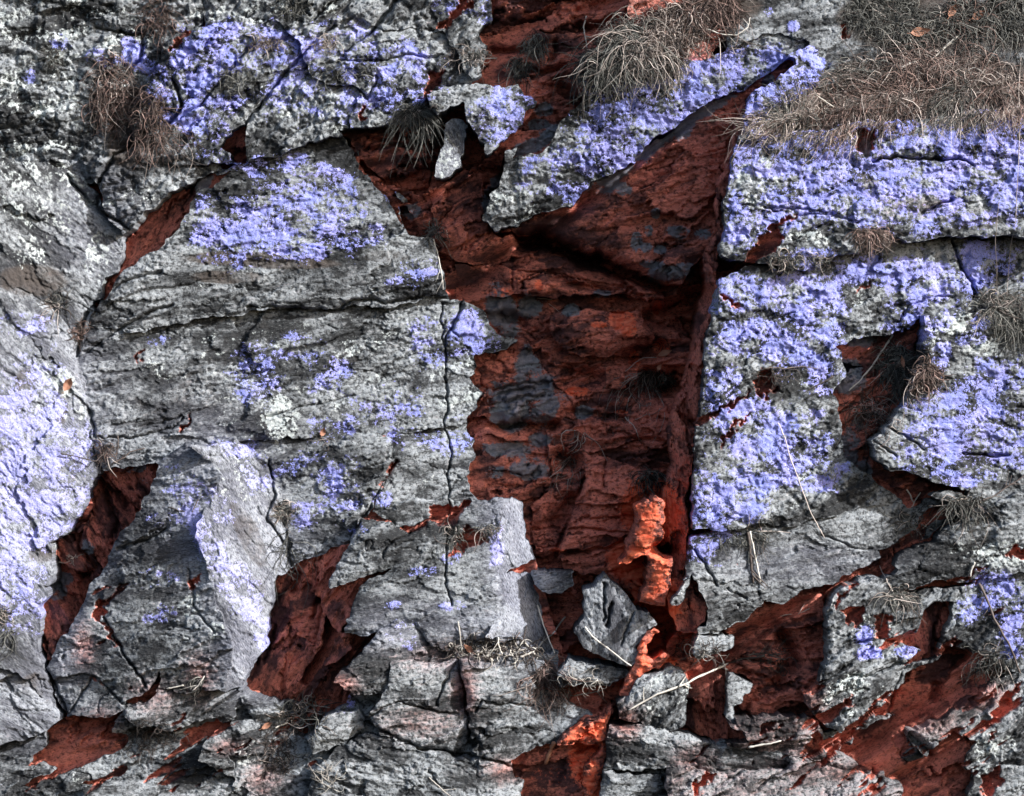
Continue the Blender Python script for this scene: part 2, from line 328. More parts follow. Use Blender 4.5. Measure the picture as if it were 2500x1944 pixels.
# --- red recesses (cleft shade put into the rock's own colour as red)
MC = (T(1,0,(690,965),(830,938),(970,930),(1050,895),(1200,900),(1290,850),(1350,700),(1420,760),(1640,800),(1790,1130),(2010,1070),(1912,1110),(1912,1210),(1850,1350),(1810,1440),(1790,1560),(1762,1610),(1840,1698))
      + T(2,1,(0,310),(150,270),(330,190),(540,105)) + T(2,0,(640,1440),(740,1340),(860,1310),(930,1290),(990,1250),(1060,1170),(1150,1080),(1240,980),(1420,870),(1480,840),(1560,770),(1690,720),(1840,690),(2000,570),(2122,490))
      + T(3,0,(390,462),(405,500),(350,540),(270,580),(200,640),(110,700),(60,745)) + T(2,0,(1870,750),(1840,900),(1800,1050),(1770,1150),(1740,1260),(1700,1400),(1690,1500))
      + T(2,1,(1690,150),(1680,330),(1650,440),(1680,560),(1650,690),(1640,800),(1600,1000),(1570,1050),(1560,1200),(1550,1400),(1530,1500),(1520,1698))
      + T(2,2,(1520,300),(1500,480),(1480,600),(1470,720),(1430,800),(1415,950),(1440,1100),(1430,1300),(1400,1450),(1390,1560),(1330,1640))
      + U(2,(760,130),(800,90),(815,10),(850,60),(872,125),(892,180),(888,240),(780,290),(745,330),(735,375),(640,390),(560,430),(300,380),(200,60))
      + T(1,2,(2110,1330),(2080,1200),(2060,1050),(2040,920),(1900,890),(1800,870),(1810,820),(1890,760),(1910,690),(1850,640),(1740,620),(1700,590),(1720,540),(1700,480),(1645,440),(1650,300),(1700,220),(1710,110),(1690,60),(1630,-10))
      + T(1,1,(1680,1330),(1760,1260),(1840,1210),(1900,1170),(1990,1110),(1900,1080),(1850,1060),(1800,980),(1740,890),(1640,835),(1600,770),(1500,800),(1460,740),(1440,600),(1420,450),(1380,350),(1310,350),(1190,335),(1160,290),(1140,180),(1095,100))
      + T(1,0,(1180,1470),(1110,1420),(1030,1370),(950,1280),(850,1250),(805,1200),(830,1100),(740,1060)))
MCL = dict(label=None)
mc = rock('shade_red_cleft_rock', 'dark shade-red back wall of the large central cleft', MC, [(1100,500,-.36),(1400,900,-.40),(1250,1250,-.38)], shade_rust=1, rough=1.2)
mc1 = rock('shade_red_rock', 'crumbly shade-red rock face left of the narrow pale shaft', T(1,0,(690,965),(830,938),(970,930),(1050,895),(1200,905),(1290,860),(1350,720),(1362,1698),(1150,1698),(1140,1600),(1095,1500),(1180,1470),(1110,1420),(1030,1370),(950,1280),(850,1250),(805,1200),(830,1100),(740,1060))+T(1,1,(1160,290),(1190,335),(1310,350),(1362,350)), [(760,280,-.2),(900,300,-.2),(890,480,-.27)], shade_rust=1, rough=1.6)
mc2 = rock('shade_red_rib', 'bulging shade-red rock rib below the narrow pale shaft', T(1,0,(1365,1400),(1480,1320),(1600,1220),(1750,1180),(1740,1280),(1762,1610),(1860,1750))+T(1,1,(1980,330),(2030,400),(1940,510),(1830,555),(1700,545),(1560,525),(1450,455),(1368,330)), [(930,420,-.18),(1010,400,-.2),(1000,530,-.20)], shade_rust=1, bev=.05, brad=25, ang=-30)
mc3 = rock('shade_red_sail', 'sail-shaped shade-red overhanging slab spotted with shade-slate violet lichen', T(2,1,(60,312),(150,270),(330,190),(540,105)) + T(2,0,(640,1440),(740,1340),(860,1310),(990,1250),(1150,1080),(1420,870),(1560,770),(1840,690),(2000,570),(2122,490))+T(3,0,(390,462),(405,500),(350,540),(200,640),(60,745))+T(2,0,(1870,750),(1800,1050),(1740,1260),(1690,1500))+T(2,1,(1660,350),(1560,480),(1400,682),(1260,672),(1100,592),(860,495),(660,452),(520,372),(420,312)), [(1560,240,-.02),(1080,490,-.15),(1480,590,-.1)], shade_rust=1, ang=-12, bev=.03, brad=12)
mc4 = rock('shade_red_shelf', 'shade-red shelf in the deep shadow under the sail-shaped slab', T(2,1,(-300,540),(160,575),(200,560),(390,480),(620,490),(800,525),(1000,640),(1280,740),(1300,880),(1000,770),(700,760),(330,800),(200,770),(-250,800)), [(1080,560,-.27),(1400,620,-.30),(1200,640,-.25)], shade_rust=1, ang=4)
mc5 = rock('shade_red_bulge', 'pale-blotched shade-red bulge in the middle of the central cleft', T(2,1,(430,930),(700,900),(1110,900),(1220,1080),(1150,1230),(900,1220),(560,1200),(430,1050)), [(1180,700,-.24),(1400,740,-.27),(1250,800,-.24)], shade_rust=1, bev=.06, brad=30)
mc6 = rock('shade_red_block', 'layered shade-red block with shade-slate violet lichen patches beside the bright jagged edge', T(2,1,(-120,1250),(80,1200),(300,1220),(460,1400),(620,1560),(600,1720))+T(2,2,(560,240),(450,400),(300,345),(50,360),(-100,290),(-90,100)), [(1010,800,-.29),(1200,900,-.32),(1080,930,-.29)], shade_rust=1, ang=-10, rough=1.2)
mc7 = rock('shade_red_block', 'shade-slate-spotted shade-red block below the black slot in the central cleft', T(2,2,(-140,410),(60,390),(400,410),(470,640),(440,860),(320,940),(300,1340),(-100,950),(-200,800)), [(1050,980,-.29),(1180,1010,-.32),(1100,1080,-.30)], shade_rust=1, ang=-8, bev=.04, brad=22)
mc8 = rock('shade_red_rock', 'smooth leaning shade-red slab at the bottom of the central cleft', T(2,2,(690,560),(870,600),(1150,690),(1140,900),(1330,1200),(1320,1260),(1000,1210),(500,1380),(520,1280),(630,950),(700,780)), [(1230,1050,-.24),(1400,1080,-.26),(1250,1180,-.22)], shade_rust=1, ang=-9)
mc9 = rock('shade_red_rock', 'layered dark shade-red slab under the leaning slab in the central cleft', T(2,2,(500,1330),(1000,1215),(1330,1260),(1330,1700),(1090,1700),(900,1500),(760,1480),(560,1440)), [(1200,1200,-.25),(1400,1200,-.27),(1350,1300,-.25)], shade_rust=1, ang=-9)
wl = rock('side_face', 'shade-red left side face', T(2,0,(1840,760),(1868,760),(1800,1050),(1740,1260),(1690,1500))+T(2,1,(1680,330),(1650,440),(1650,690),(1640,800),(1600,1000),(1570,1050),(1560,1200),(1550,1400),(1520,1698))+T(2,2,(1520,300),(1480,600),(1470,720),(1415,950),(1440,1100),(1430,1300),(1400,1450),(1390,1560),(1310,1680),(1290,1600),(1330,1400),(1310,1200),(1250,1250),(1280,950),(1330,650),(1350,300),(1440,60))+T(2,1,(1440,1500),(1480,1250),(1530,950),(1580,750),(1560,500),(1640,300),(1660,0))+T(2,0,(1700,1260),(1780,950)), [(1560,300,.1),(1480,700,.02),(1440,1200,.0)], shade_rust=1, ang=84, parent=h1, rough=1.2)
R2 = (T(1,0,(1870,-330),(1870,-60),(1800,130),(1720,230),(1740,300),(1800,340),(1780,400),(1720,480),(1740,530),(1660,590),(1590,618),(1880,638),(1900,1000),(1740,1180),(1860,1220)) + T(2,0,(100,1105),(190,1075),(160,1165),(350,1140),(440,1060),(500,1000),(510,930),(560,850),(660,760),(680,680),(760,520),(860,330),(1000,120),(1080,-330)))
r2 = rock('shade_red_earth', 'crumbly shade-red soil slope at the top centre below the grass', R2, [(1060,100,-.14),(1350,50,.0),(1080,300,-.17)], shade_rust=1, rough=2.2)
r4 = rock('shade_red_cleft_rock', 'shade-red rock in the diagonal cleft at upper left', T(0,0,(1560,1285),(1480,1310),(1380,1370),(1250,1440),(1080,1550),(930,1698))+T(0,1,(870,350),(890,410),(890,520),(840,620),(740,710),(735,790),(670,850),(690,900),(740,820),(820,760),(900,640),(1020,530),(1180,430),(1230,360),(1400,170),(1460,0),(1560,0))+T(0,0,(1700,1260),(1640,1290)), [(380,400,-.13),(230,620,-.15),(300,480,-.17)], shade_rust=1, ang=-50, rough=1.1)
r4b = rock('shade_red_cleft_rock', 'small shade-red hollow at the upper end of the diagonal cleft', T(0,0,(1620,1060),(1720,960),(1830,900),(1850,880),(1825,1060),(1780,1195),(1700,1200),(1660,1170),(1690,1130),(1630,1090)), [(480,310,-.14),(530,270,-.1),(520,340,-.14)], shade_rust=1, ang=-40)
r5 = rock('shade_red_cleft_rock', 'shade-red jagged cleft wall left of the big lower left wedge', T(0,2,(1172,650),(1130,640),(1050,680),(920,720),(860,720),(710,685),(680,740),(620,830),(640,960),(610,1060),(560,1150),(450,1190),(365,1250),(390,1420),(390,1500),(330,1550),(345,1600),(280,1690))+T(0,3,(310,500),(290,640),(335,765),(480,500),(570,320))+T(0,2,(640,1560),(740,1420),(800,1290),(850,1220),(980,1050),(1130,800)), [(300,1050,-.14),(180,1150,-.16),(120,1350,-.12)], shade_rust=1, ang=60, rough=1.6)
r6 = rock('shade_red_cleft_rock', 'deep shade-red cleft between the wedge block and the central lower block', T(1,2,(770,1235),(690,1250),(560,1300),(450,1330),(350,1390),(260,1460),(190,1530))+U(1,(110,70),(115,140),(95,210),(85,330),(30,390),(0,470),(5,510),(50,550),(190,560),(260,600),(200,720),(290,700),(350,620),(420,560),(450,500),(370,470),(430,390),(500,290),(450,270),(385,280),(420,200),(440,120),(600,5))+T(1,2,(1060,1410),(900,1420),(800,1500),(620,1550),(700,1350)), [(700,1200,-.12),(590,1350,-.17),(680,1450,-.14)], shade_rust=1, ang=-62, rough=1.2)
r6b = rock('shade_red_block', 'dark squared block standing in the deep shade-red cleft', U(1,(165,118),(235,105),(300,125),(310,200),(270,330),(200,300),(175,200)), [(620,1300,-.13),(690,1300,-.16),(650,1380,-.13)], shade_rust=1, rough=.5)
r6c = rock('shade_red_rock', 'leaning thin shade-red slab at the right side of the deep shade-red cleft', U(1,(330,200),(380,280),(330,400),(250,520),(215,500),(300,340),(320,240)), [(740,1320,-.08),(700,1400,-.1),(670,1480,-.08)], shade_rust=1, ang=-60, rough=.5)
r7 = rock('shade_red_cleft_rock', 'dark shade-red hollow behind the hanging root clump on the right', T(3,1,(1365,960),(1310,1010),(1150,1060),(1080,1090),(900,1120),(710,1165),(770,1230),(770,1290),(960,1310),(850,1330),(760,1400),(690,1500),(740,1600),(770,1698))+T(3,2,(770,300),(760,500),(800,600),(920,700),(1080,750),(1160,820),(1220,900),(1260,970),(1380,940),(1420,840),(1640,830),(1700,890),(1740,840),(1500,770),(1350,740),(1100,690),(1000,600),(970,450),(1100,340),(1250,90))+T(3,1,(1290,1290),(1310,1150)), [(1870,740,-.07),(1840,900,-.07),(1950,1040,-.1)], shade_rust=1, ang=-20)
r8 = rock('shade_red_cleft_rock', 'shade-red diagonal seam running down left from the grass tuft on the right', T(3,2,(1640,930),(1560,930),(1400,1010),(1330,1080),(1240,1160),(1180,1230),(1070,1280),(1080,1350),(1030,1420),(870,1440),(800,1500),(640,1560),(500,1580),(440,1610),(420,1660),(640,1720),(760,1560),(900,1490),(1040,1490),(1180,1410),(1150,1390),(1240,1290),(1360,1190),(1440,1090),(1600,1020)), [(2050,1090,-.1),(1900,1230,-.12),(1760,1270,-.12)], shade_rust=1, ang=-30)
r9 = rock('shade_red_cleft_rock', 'shade-red layered hollow in the lower right beside the broken block', U(2,(940,270),(1030,235),(1100,165),(1198,130))+U(3,(60,160),(180,140),(250,100),(450,60),(380,115),(365,135),(352,300),(362,390),(330,480),(262,510),(272,570),(150,602),(0,612))+U(2,(1100,612),(1000,575),(1100,500),(1080,470),(990,440),(960,380),(940,340)), [(1600,1330,-.09),(1740,1280,-.1),(1650,1480,-.09)], shade_rust=1, ang=-6, rough=1.3)
r9b = rock('shade_red_rock', 'dark shade-red upright rock splinters right of the bright boulder', U(2,(820,560),(850,500),(925,440),(988,472),(980,560),(960,625),(1040,680),(1062,732),(880,712),(815,680)), [(1480,1450,-.07),(1560,1450,-.08),(1500,1550,-.06)], shade_rust=1, ang=84, rough=1.4)
r10 = rock('red_hollow_rock', 'red hollow at bottom left under the wedge block', T(0,3,(395,1175),(500,1130),(790,1090),(925,1040),(830,1130),(800,1225),(950,1240),(900,1330),(700,1400),(640,1450),(400,1540),(250,1645),(150,1640),(240,1570),(420,1500),(300,1450),(190,1480),(250,1400),(340,1330),(330,1240)), [(150,1550,-.05),(280,1540,-.05),(150,1640,-.0)], shade_rust=1, ang=-18, rough=1.3)
r11 = rock('red_hollow_rock', 'bright red layered hollow at the bottom centre', U(2,(80,792),(140,760),(260,742),(390,632),(500,572),(512,600),(472,720),(460,850),(458,1100),(105,1100),(130,900),(80,860)), [(1100,1600,-.05),(1240,1560,-.06),(1180,1690,-.03)], shade_rust=1, ang=-8, rough=1.3)
r12 = rock('red_hollow_rock', 'wide red hollow in the bottom right', U(3,(430,790),(500,690),(640,640),(740,580),(800,520),(850,500),(940,410),(1000,340),(1080,400),(1060,480),(950,550),(830,640),(700,685),(690,800),(760,805),(900,682),(990,720),(920,830),(1000,850),(930,1100),(700,1100),(690,895),(560,850),(460,800)), [(1900,1560,-.05),(2050,1450,-.05),(2000,1650,-.03)], shade_rust=1, ang=-30, rough=1.5)
r13 = rock('red_hollow_rock', 'red notch inside the large broken block', U(3,(772,190),(820,150),(892,150),(870,250),(830,370),(700,425),(690,410),(762,340),(664,320),(740,270)), [(2000,1300,-.08),(2060,1290,-.08),(2000,1400,-.06)], shade_rust=1, ang=80)

# --- bright pieces standing free in the clefts
d1 = rock('wedge_stone', 'violet-topped wedge stone jammed in the top of the central cleft', T(1,0,(1345,680),(1560,622),(1880,640),(2010,615),(2060,690))+T(2,0,(200,690),(350,740),(245,840),(235,905),(100,1010),(0,1095))+T(1,0,(1950,960),(1840,1090),(1790,1130),(1730,1030),(1650,900),(1600,760),(1500,780),(1420,850),(1380,770)), [(930,200,.03),(1130,220,-.03),(1030,310,.0)], bev=.01)
d2 = rock('pale_shaft', 'narrow pale rock shaft below the violet-topped wedge stone', T(1,0,(1460,920),(1520,870),(1600,870),(1640,910),(1600,1000),(1610,1100),(1590,1210),(1480,1300),(1410,1308),(1430,1200)), [(935,300,-.02),(990,300,-.05),(950,380,-.03)], rough=.6, bev=.008, ang=70)
p2 = rock('grey_plate', 'upright split grey plate at the foot of the central cleft', U(2,(470,22),(520,60),(560,120),(600,190),(655,185),(692,230),(640,290),(608,330),(620,380),(580,412),(470,372),(400,342),(343,280),(370,200),(385,90),(430,68)), [(1250,1250,.05),(1370,1310,.04),(1260,1400,.05)], rough=.6, ang=80, bev=.01)
o1 = rock('squared_block', 'large squared grey block in the lower centre with a bluish right side', T(1,2,(770,1230),(840,1060),(1000,1080),(1200,1165),(1350,1080),(1480,1085),(1500,1080),(1660,940),(1960,900),(1990,960))+U(1,(1060,20),(1080,170),(1150,310),(800,320),(700,230),(620,225),(500,290),(400,280),(440,120))+T(1,2,(760,1690),(820,1560),(1100,1420),(1060,1415),(900,1470),(620,1550),(640,1490),(720,1330)), [(760,1150,.01),(1040,1120,-.02),(900,1350,.03)], ang=-6, rough=.7)
o2 = rock('side_face', None, T(1,2,(1880,960),(1950,890),(2045,925),(2060,1050),(2080,1200),(2115,1340))+U(2,(60,20),(160,30),(190,120),(250,370),(200,350),(110,300),(-30,290))+U(1,(1040,230),(1075,160),(1065,30))+T(1,2,(1850,1350)), [(1060,1080,-.03),(1070,1300,.0),(1180,1380,-.18)], ang=70, rough=.45, parent=o1)
o3 = rock('chip_stone', 'small flat grey stone wedged right of the squared block', U(2,(150,20),(220,15),(350,20),(345,60),(290,110),(225,120),(180,80)), [(1150,1220,-.08),(1230,1230,-.10),(1180,1260,-.07)], rough=.6)
q15 = rock('chip_stone', 'small grey stone under the right wall of the central cleft', U(2,(783,205),(812,188),(862,258),(840,292),(780,272)), [(1500,1320,.08),(1540,1340,.04),(1520,1360,.07)], bev=.02)
q16 = rock('chip_stone', 'flat grey stone beside the twig end right of the central cleft foot', U(2,(838,330),(862,282),(1012,280),(992,322),(900,372),(845,360)), [(1540,1350,.07),(1620,1350,.03),(1570,1370,.06)], bev=.015)
q18 = rock('chip_stone', 'bright flake stone at the left edge of the lower right shade-red hollow', U(2,(990,440),(1040,470),(1102,505),(1050,555),(1000,590),(1020,640),(965,620),(985,540)), [(1560,1440,.06),(1610,1450,.03),(1570,1500,.05)], bev=.01, rough=.6)
s6 = rock('red_hollow_rock', 'narrow red seam crossing the rounded rock at bottom left', T(0,3,(1190,1440),(1300,1350),(1400,1270),(1500,1170),(1640,1115),(1560,1250),(1400,1335),(1250,1425)), [(400,1600,.0),(520,1540,.0),(450,1600,.0)], shade_rust=1)
s7 = rock('red_hollow_rock', 'lowest red seam at bottom left beside the smooth pale stone', T(0,3,(590,1605),(760,1540),(930,1455),(940,1490),(890,1550),(720,1600),(640,1618)), [(200,1650,.0),(300,1620,.0),(250,1650,.0)], shade_rust=1)
s8 = rock('red_hollow_rock', 'red seam below the leaning wedge block above the long ledge stone', T(0,3,(925,1015),(960,970),(1100,910),(1150,840),(1210,770),(1190,880),(1120,980),(1000,1010)), [(330,1520,.0),(390,1470,.0),(360,1510,.0)], shade_rust=1)
rs1 = rock('shade_red_rock', 'narrow shade-red rock strip beside the foot of the right cleft wall', F((1425,1235),(1475,1225),(1505,1290),(1490,1350),(1440,1350),(1425,1300)), [(1440,1280,.03),(1490,1280,.06),(1460,1340,.05)], shade_rust=1, ang=80)
q17 = rock('chip_stone', 'grey stone on the right rim of the central cleft foot', U(2,(745,150),(790,60),(805,20),(815,60),(800,130),(770,160)), [(1500,1240,.12),(1530,1240,.08),(1500,1290,.1)], bev=.01)
om = rock('orange_earth', 'added orange powdery soil heap raised to catch the sun against the right wall of the cleft', T(2,2,(1130,920),(1200,900),(1280,910),(1265,1020),(1240,1180),(1200,1260),(1330,1330),(1320,1440),(1300,1540),(1280,1700),(1085,1680),(1120,1560),(1160,1450),(1150,1320),(930,1375),(990,1280),(1080,1060),(1060,980)), [(1410,1080,.19),(1410,1290,.10),(1340,1200,.12)], shade_rust=1, bev=.02, brad=10, rough=.45)  # soil heap shape added, raised so that the sun lights it
om2 = rock('orange_earth', 'orange powdery soil seam at the foot of the central cleft', U(2,(600,400),(615,330),(640,290),(690,245),(700,260),(660,320),(640,370),(740,372),(720,400),(640,430),(600,470),(560,530),(520,540),(560,460)), [(1400,1340,.07),(1340,1400,.07),(1350,1440,.06)], shade_rust=1, bev=.02, brad=10, rough=.5)
om3 = rock('orange_earth', 'orange powdery soil seam at the bottom centre', U(2,(270,735),(300,690),(400,640),(500,575),(480,680),(460,800),(450,900),(420,960),(390,960),(380,830),(420,790),(440,740),(340,740)), [(1260,1590,.06),(1280,1660,.04),(1240,1680,.04)], shade_rust=1, bev=.02, brad=10, rough=.5)

# ------------------------------------------------------------------ small red notches, painted cracks, colour fields
SHADE_RUST = np.array([r['shade_rust'] for r in ROCKS], np.float32)[LAB]
def carve(poly, depth, shade_rust=1.0):
    sl = window(poly, 40)
    sd = poly_sd(poly, WPX[sl] + 16 * fbm(PX[sl] / 26, PY[sl] / 26, 3, .6), WPY[sl] + 12 * fbm(PX[sl] / 26 + 9, PY[sl] / 26 + 5, 3, .6))
    m = sstep(sd, -2, 5)
    H[sl] -= depth * m
    SHADE_RUST[sl] = np.maximum(SHADE_RUST[sl], shade_rust * sstep(sd, -3, 2))
for p in (T(0,0,(1415,215),(1350,240),(1310,300),(1285,370),(1290,400),(1350,330),(1390,270)),
          T(1,0,(1590,0),(1560,60),(1460,130),(1440,200),(1480,220),(1560,130),(1660,0)),
          T(1,0,(1455,495),(1380,520),(1335,560),(1350,600),(1350,670),(1280,740),(1380,690),(1430,600)),
          T(1,0,(850,790),(885,770),(885,850),(860,890),(845,870)),
          T(3,0,(980,960),(930,975),(850,1000),(860,1110),(930,1170),(980,1160)),
          T(3,0,(780,180),(830,150),(830,220),(810,300),(770,290)),
          T(3,0,(640,660),(700,620),(770,610),(740,650),(660,690)),
          T(3,1,(0,545),(110,440),(180,400),(210,340),(290,270),(400,160),(330,290),(280,370),(290,450),(240,500),(150,565),(60,590),(0,600)),
          T(3,1,(180,1340),(240,1330),(300,1380),(300,1480),(150,1540),(130,1420)),
          T(3,1,(1000,680),(920,730),(860,780),(900,760),(960,710)),
          T(2,2,(1520,300),(1620,260),(1720,230),(1850,130),(1950,50),(1880,130),(1760,230),(1640,300),(1530,340)),
          T(2,2,(1900,250),(1850,300),(1700,430),(1660,550),(1720,480),(1760,400),(1880,290)),
          T(2,1,(1660,760),(1760,830),(1790,870),(1700,830)),
          T(0,2,(1480,1450),(1390,1520),(1410,1590),(1450,1540)),
          T(0,2,(1400,270),(1360,330),(1310,390),(1340,420),(1380,330)),
          T(0,1,(1040,1190),(980,1260),(1010,1310)), 
          T(1,2,(1660,935),(1500,970),(1370,970),(1360,1040),(1300,1110),(1210,1160),(1400,1080),(1540,1110),(1600,1050)),
          T(1,2,(1660,1095),(1540,1190),(1560,1290),(1500,1350),(1640,1300),(1800,1210),(1740,1130)),
          T(1,2,(1110,615),(1060,640),(1000,800),(1050,720)),
          T(0,3,(780,250),(820,270),(760,390),(870,560),(900,600),(840,560),(760,400),(660,380),(700,330)),
          T(0,3,(680,790),(800,890),(720,830)),
          U(3,(580,200),(635,195),(630,280),(580,285)), U(3,(430,170),(520,160),(510,240),(480,240)),
          U(3,(450,560),(475,520),(470,590)), U(3,(1030,870),(1090,825),(1100,900),(1060,958),(1025,940)),
          U(3,(900,540),(1060,480),(1000,560),(910,590)), U(3,(1080,560),(1190,490),(1130,570),(1090,600)),
          U(3,(830,340),(900,300),(940,280),(880,350),(840,365)), U(3,(1040,720),(1080,660),(1060,720)),
          U(2,(830,900),(900,840),(940,850),(880,920),(840,940)), U(3,(100,640),(160,620),(120,690),(90,700)), U(3,(300,700),(340,680),(340,760),(310,750)),
          T(3,2,(2010,1320),(2100,1270),(2150,1290),(2150,1350),(2060,1350)), T(3,2,(1560,1500),(1700,1450),(1830,1400),(1700,1490),(1580,1520)),
          T(3,2,(700,1700),(760,1590),(850,1530),(780,1620)), T(3,3,(0,0),(1,0),(1,1))):
    carve(p, .05)
CRK = np.zeros((NY, NX), np.float32)
def crack(pts, width=3.0, depth=.03):
    sl = window(pts, 30)
    X = PX[sl] + .75 * (WPX[sl] - PX[sl]); Y = PY[sl] + .75 * (WPY[sl] - PY[sl])
    if width < 8: width = max(1.9, width * .68)
    d2 = np.full(X.shape, 1e9)
    for (ax, ay), (bx, by) in zip(pts[:-1], pts[1:]):
        ex, ey = bx - ax, by - ay
        t = np.clip(((X - ax) * ex + (Y - ay) * ey) / (ex * ex + ey * ey + 1e-9), 0, 1)
        d2 = np.minimum(d2, (X - ax - t * ex) ** 2 + (Y - ay - t * ey) ** 2)
    CRK[sl] = np.maximum(CRK[sl], depth * np.exp(-d2 / (width * width)))
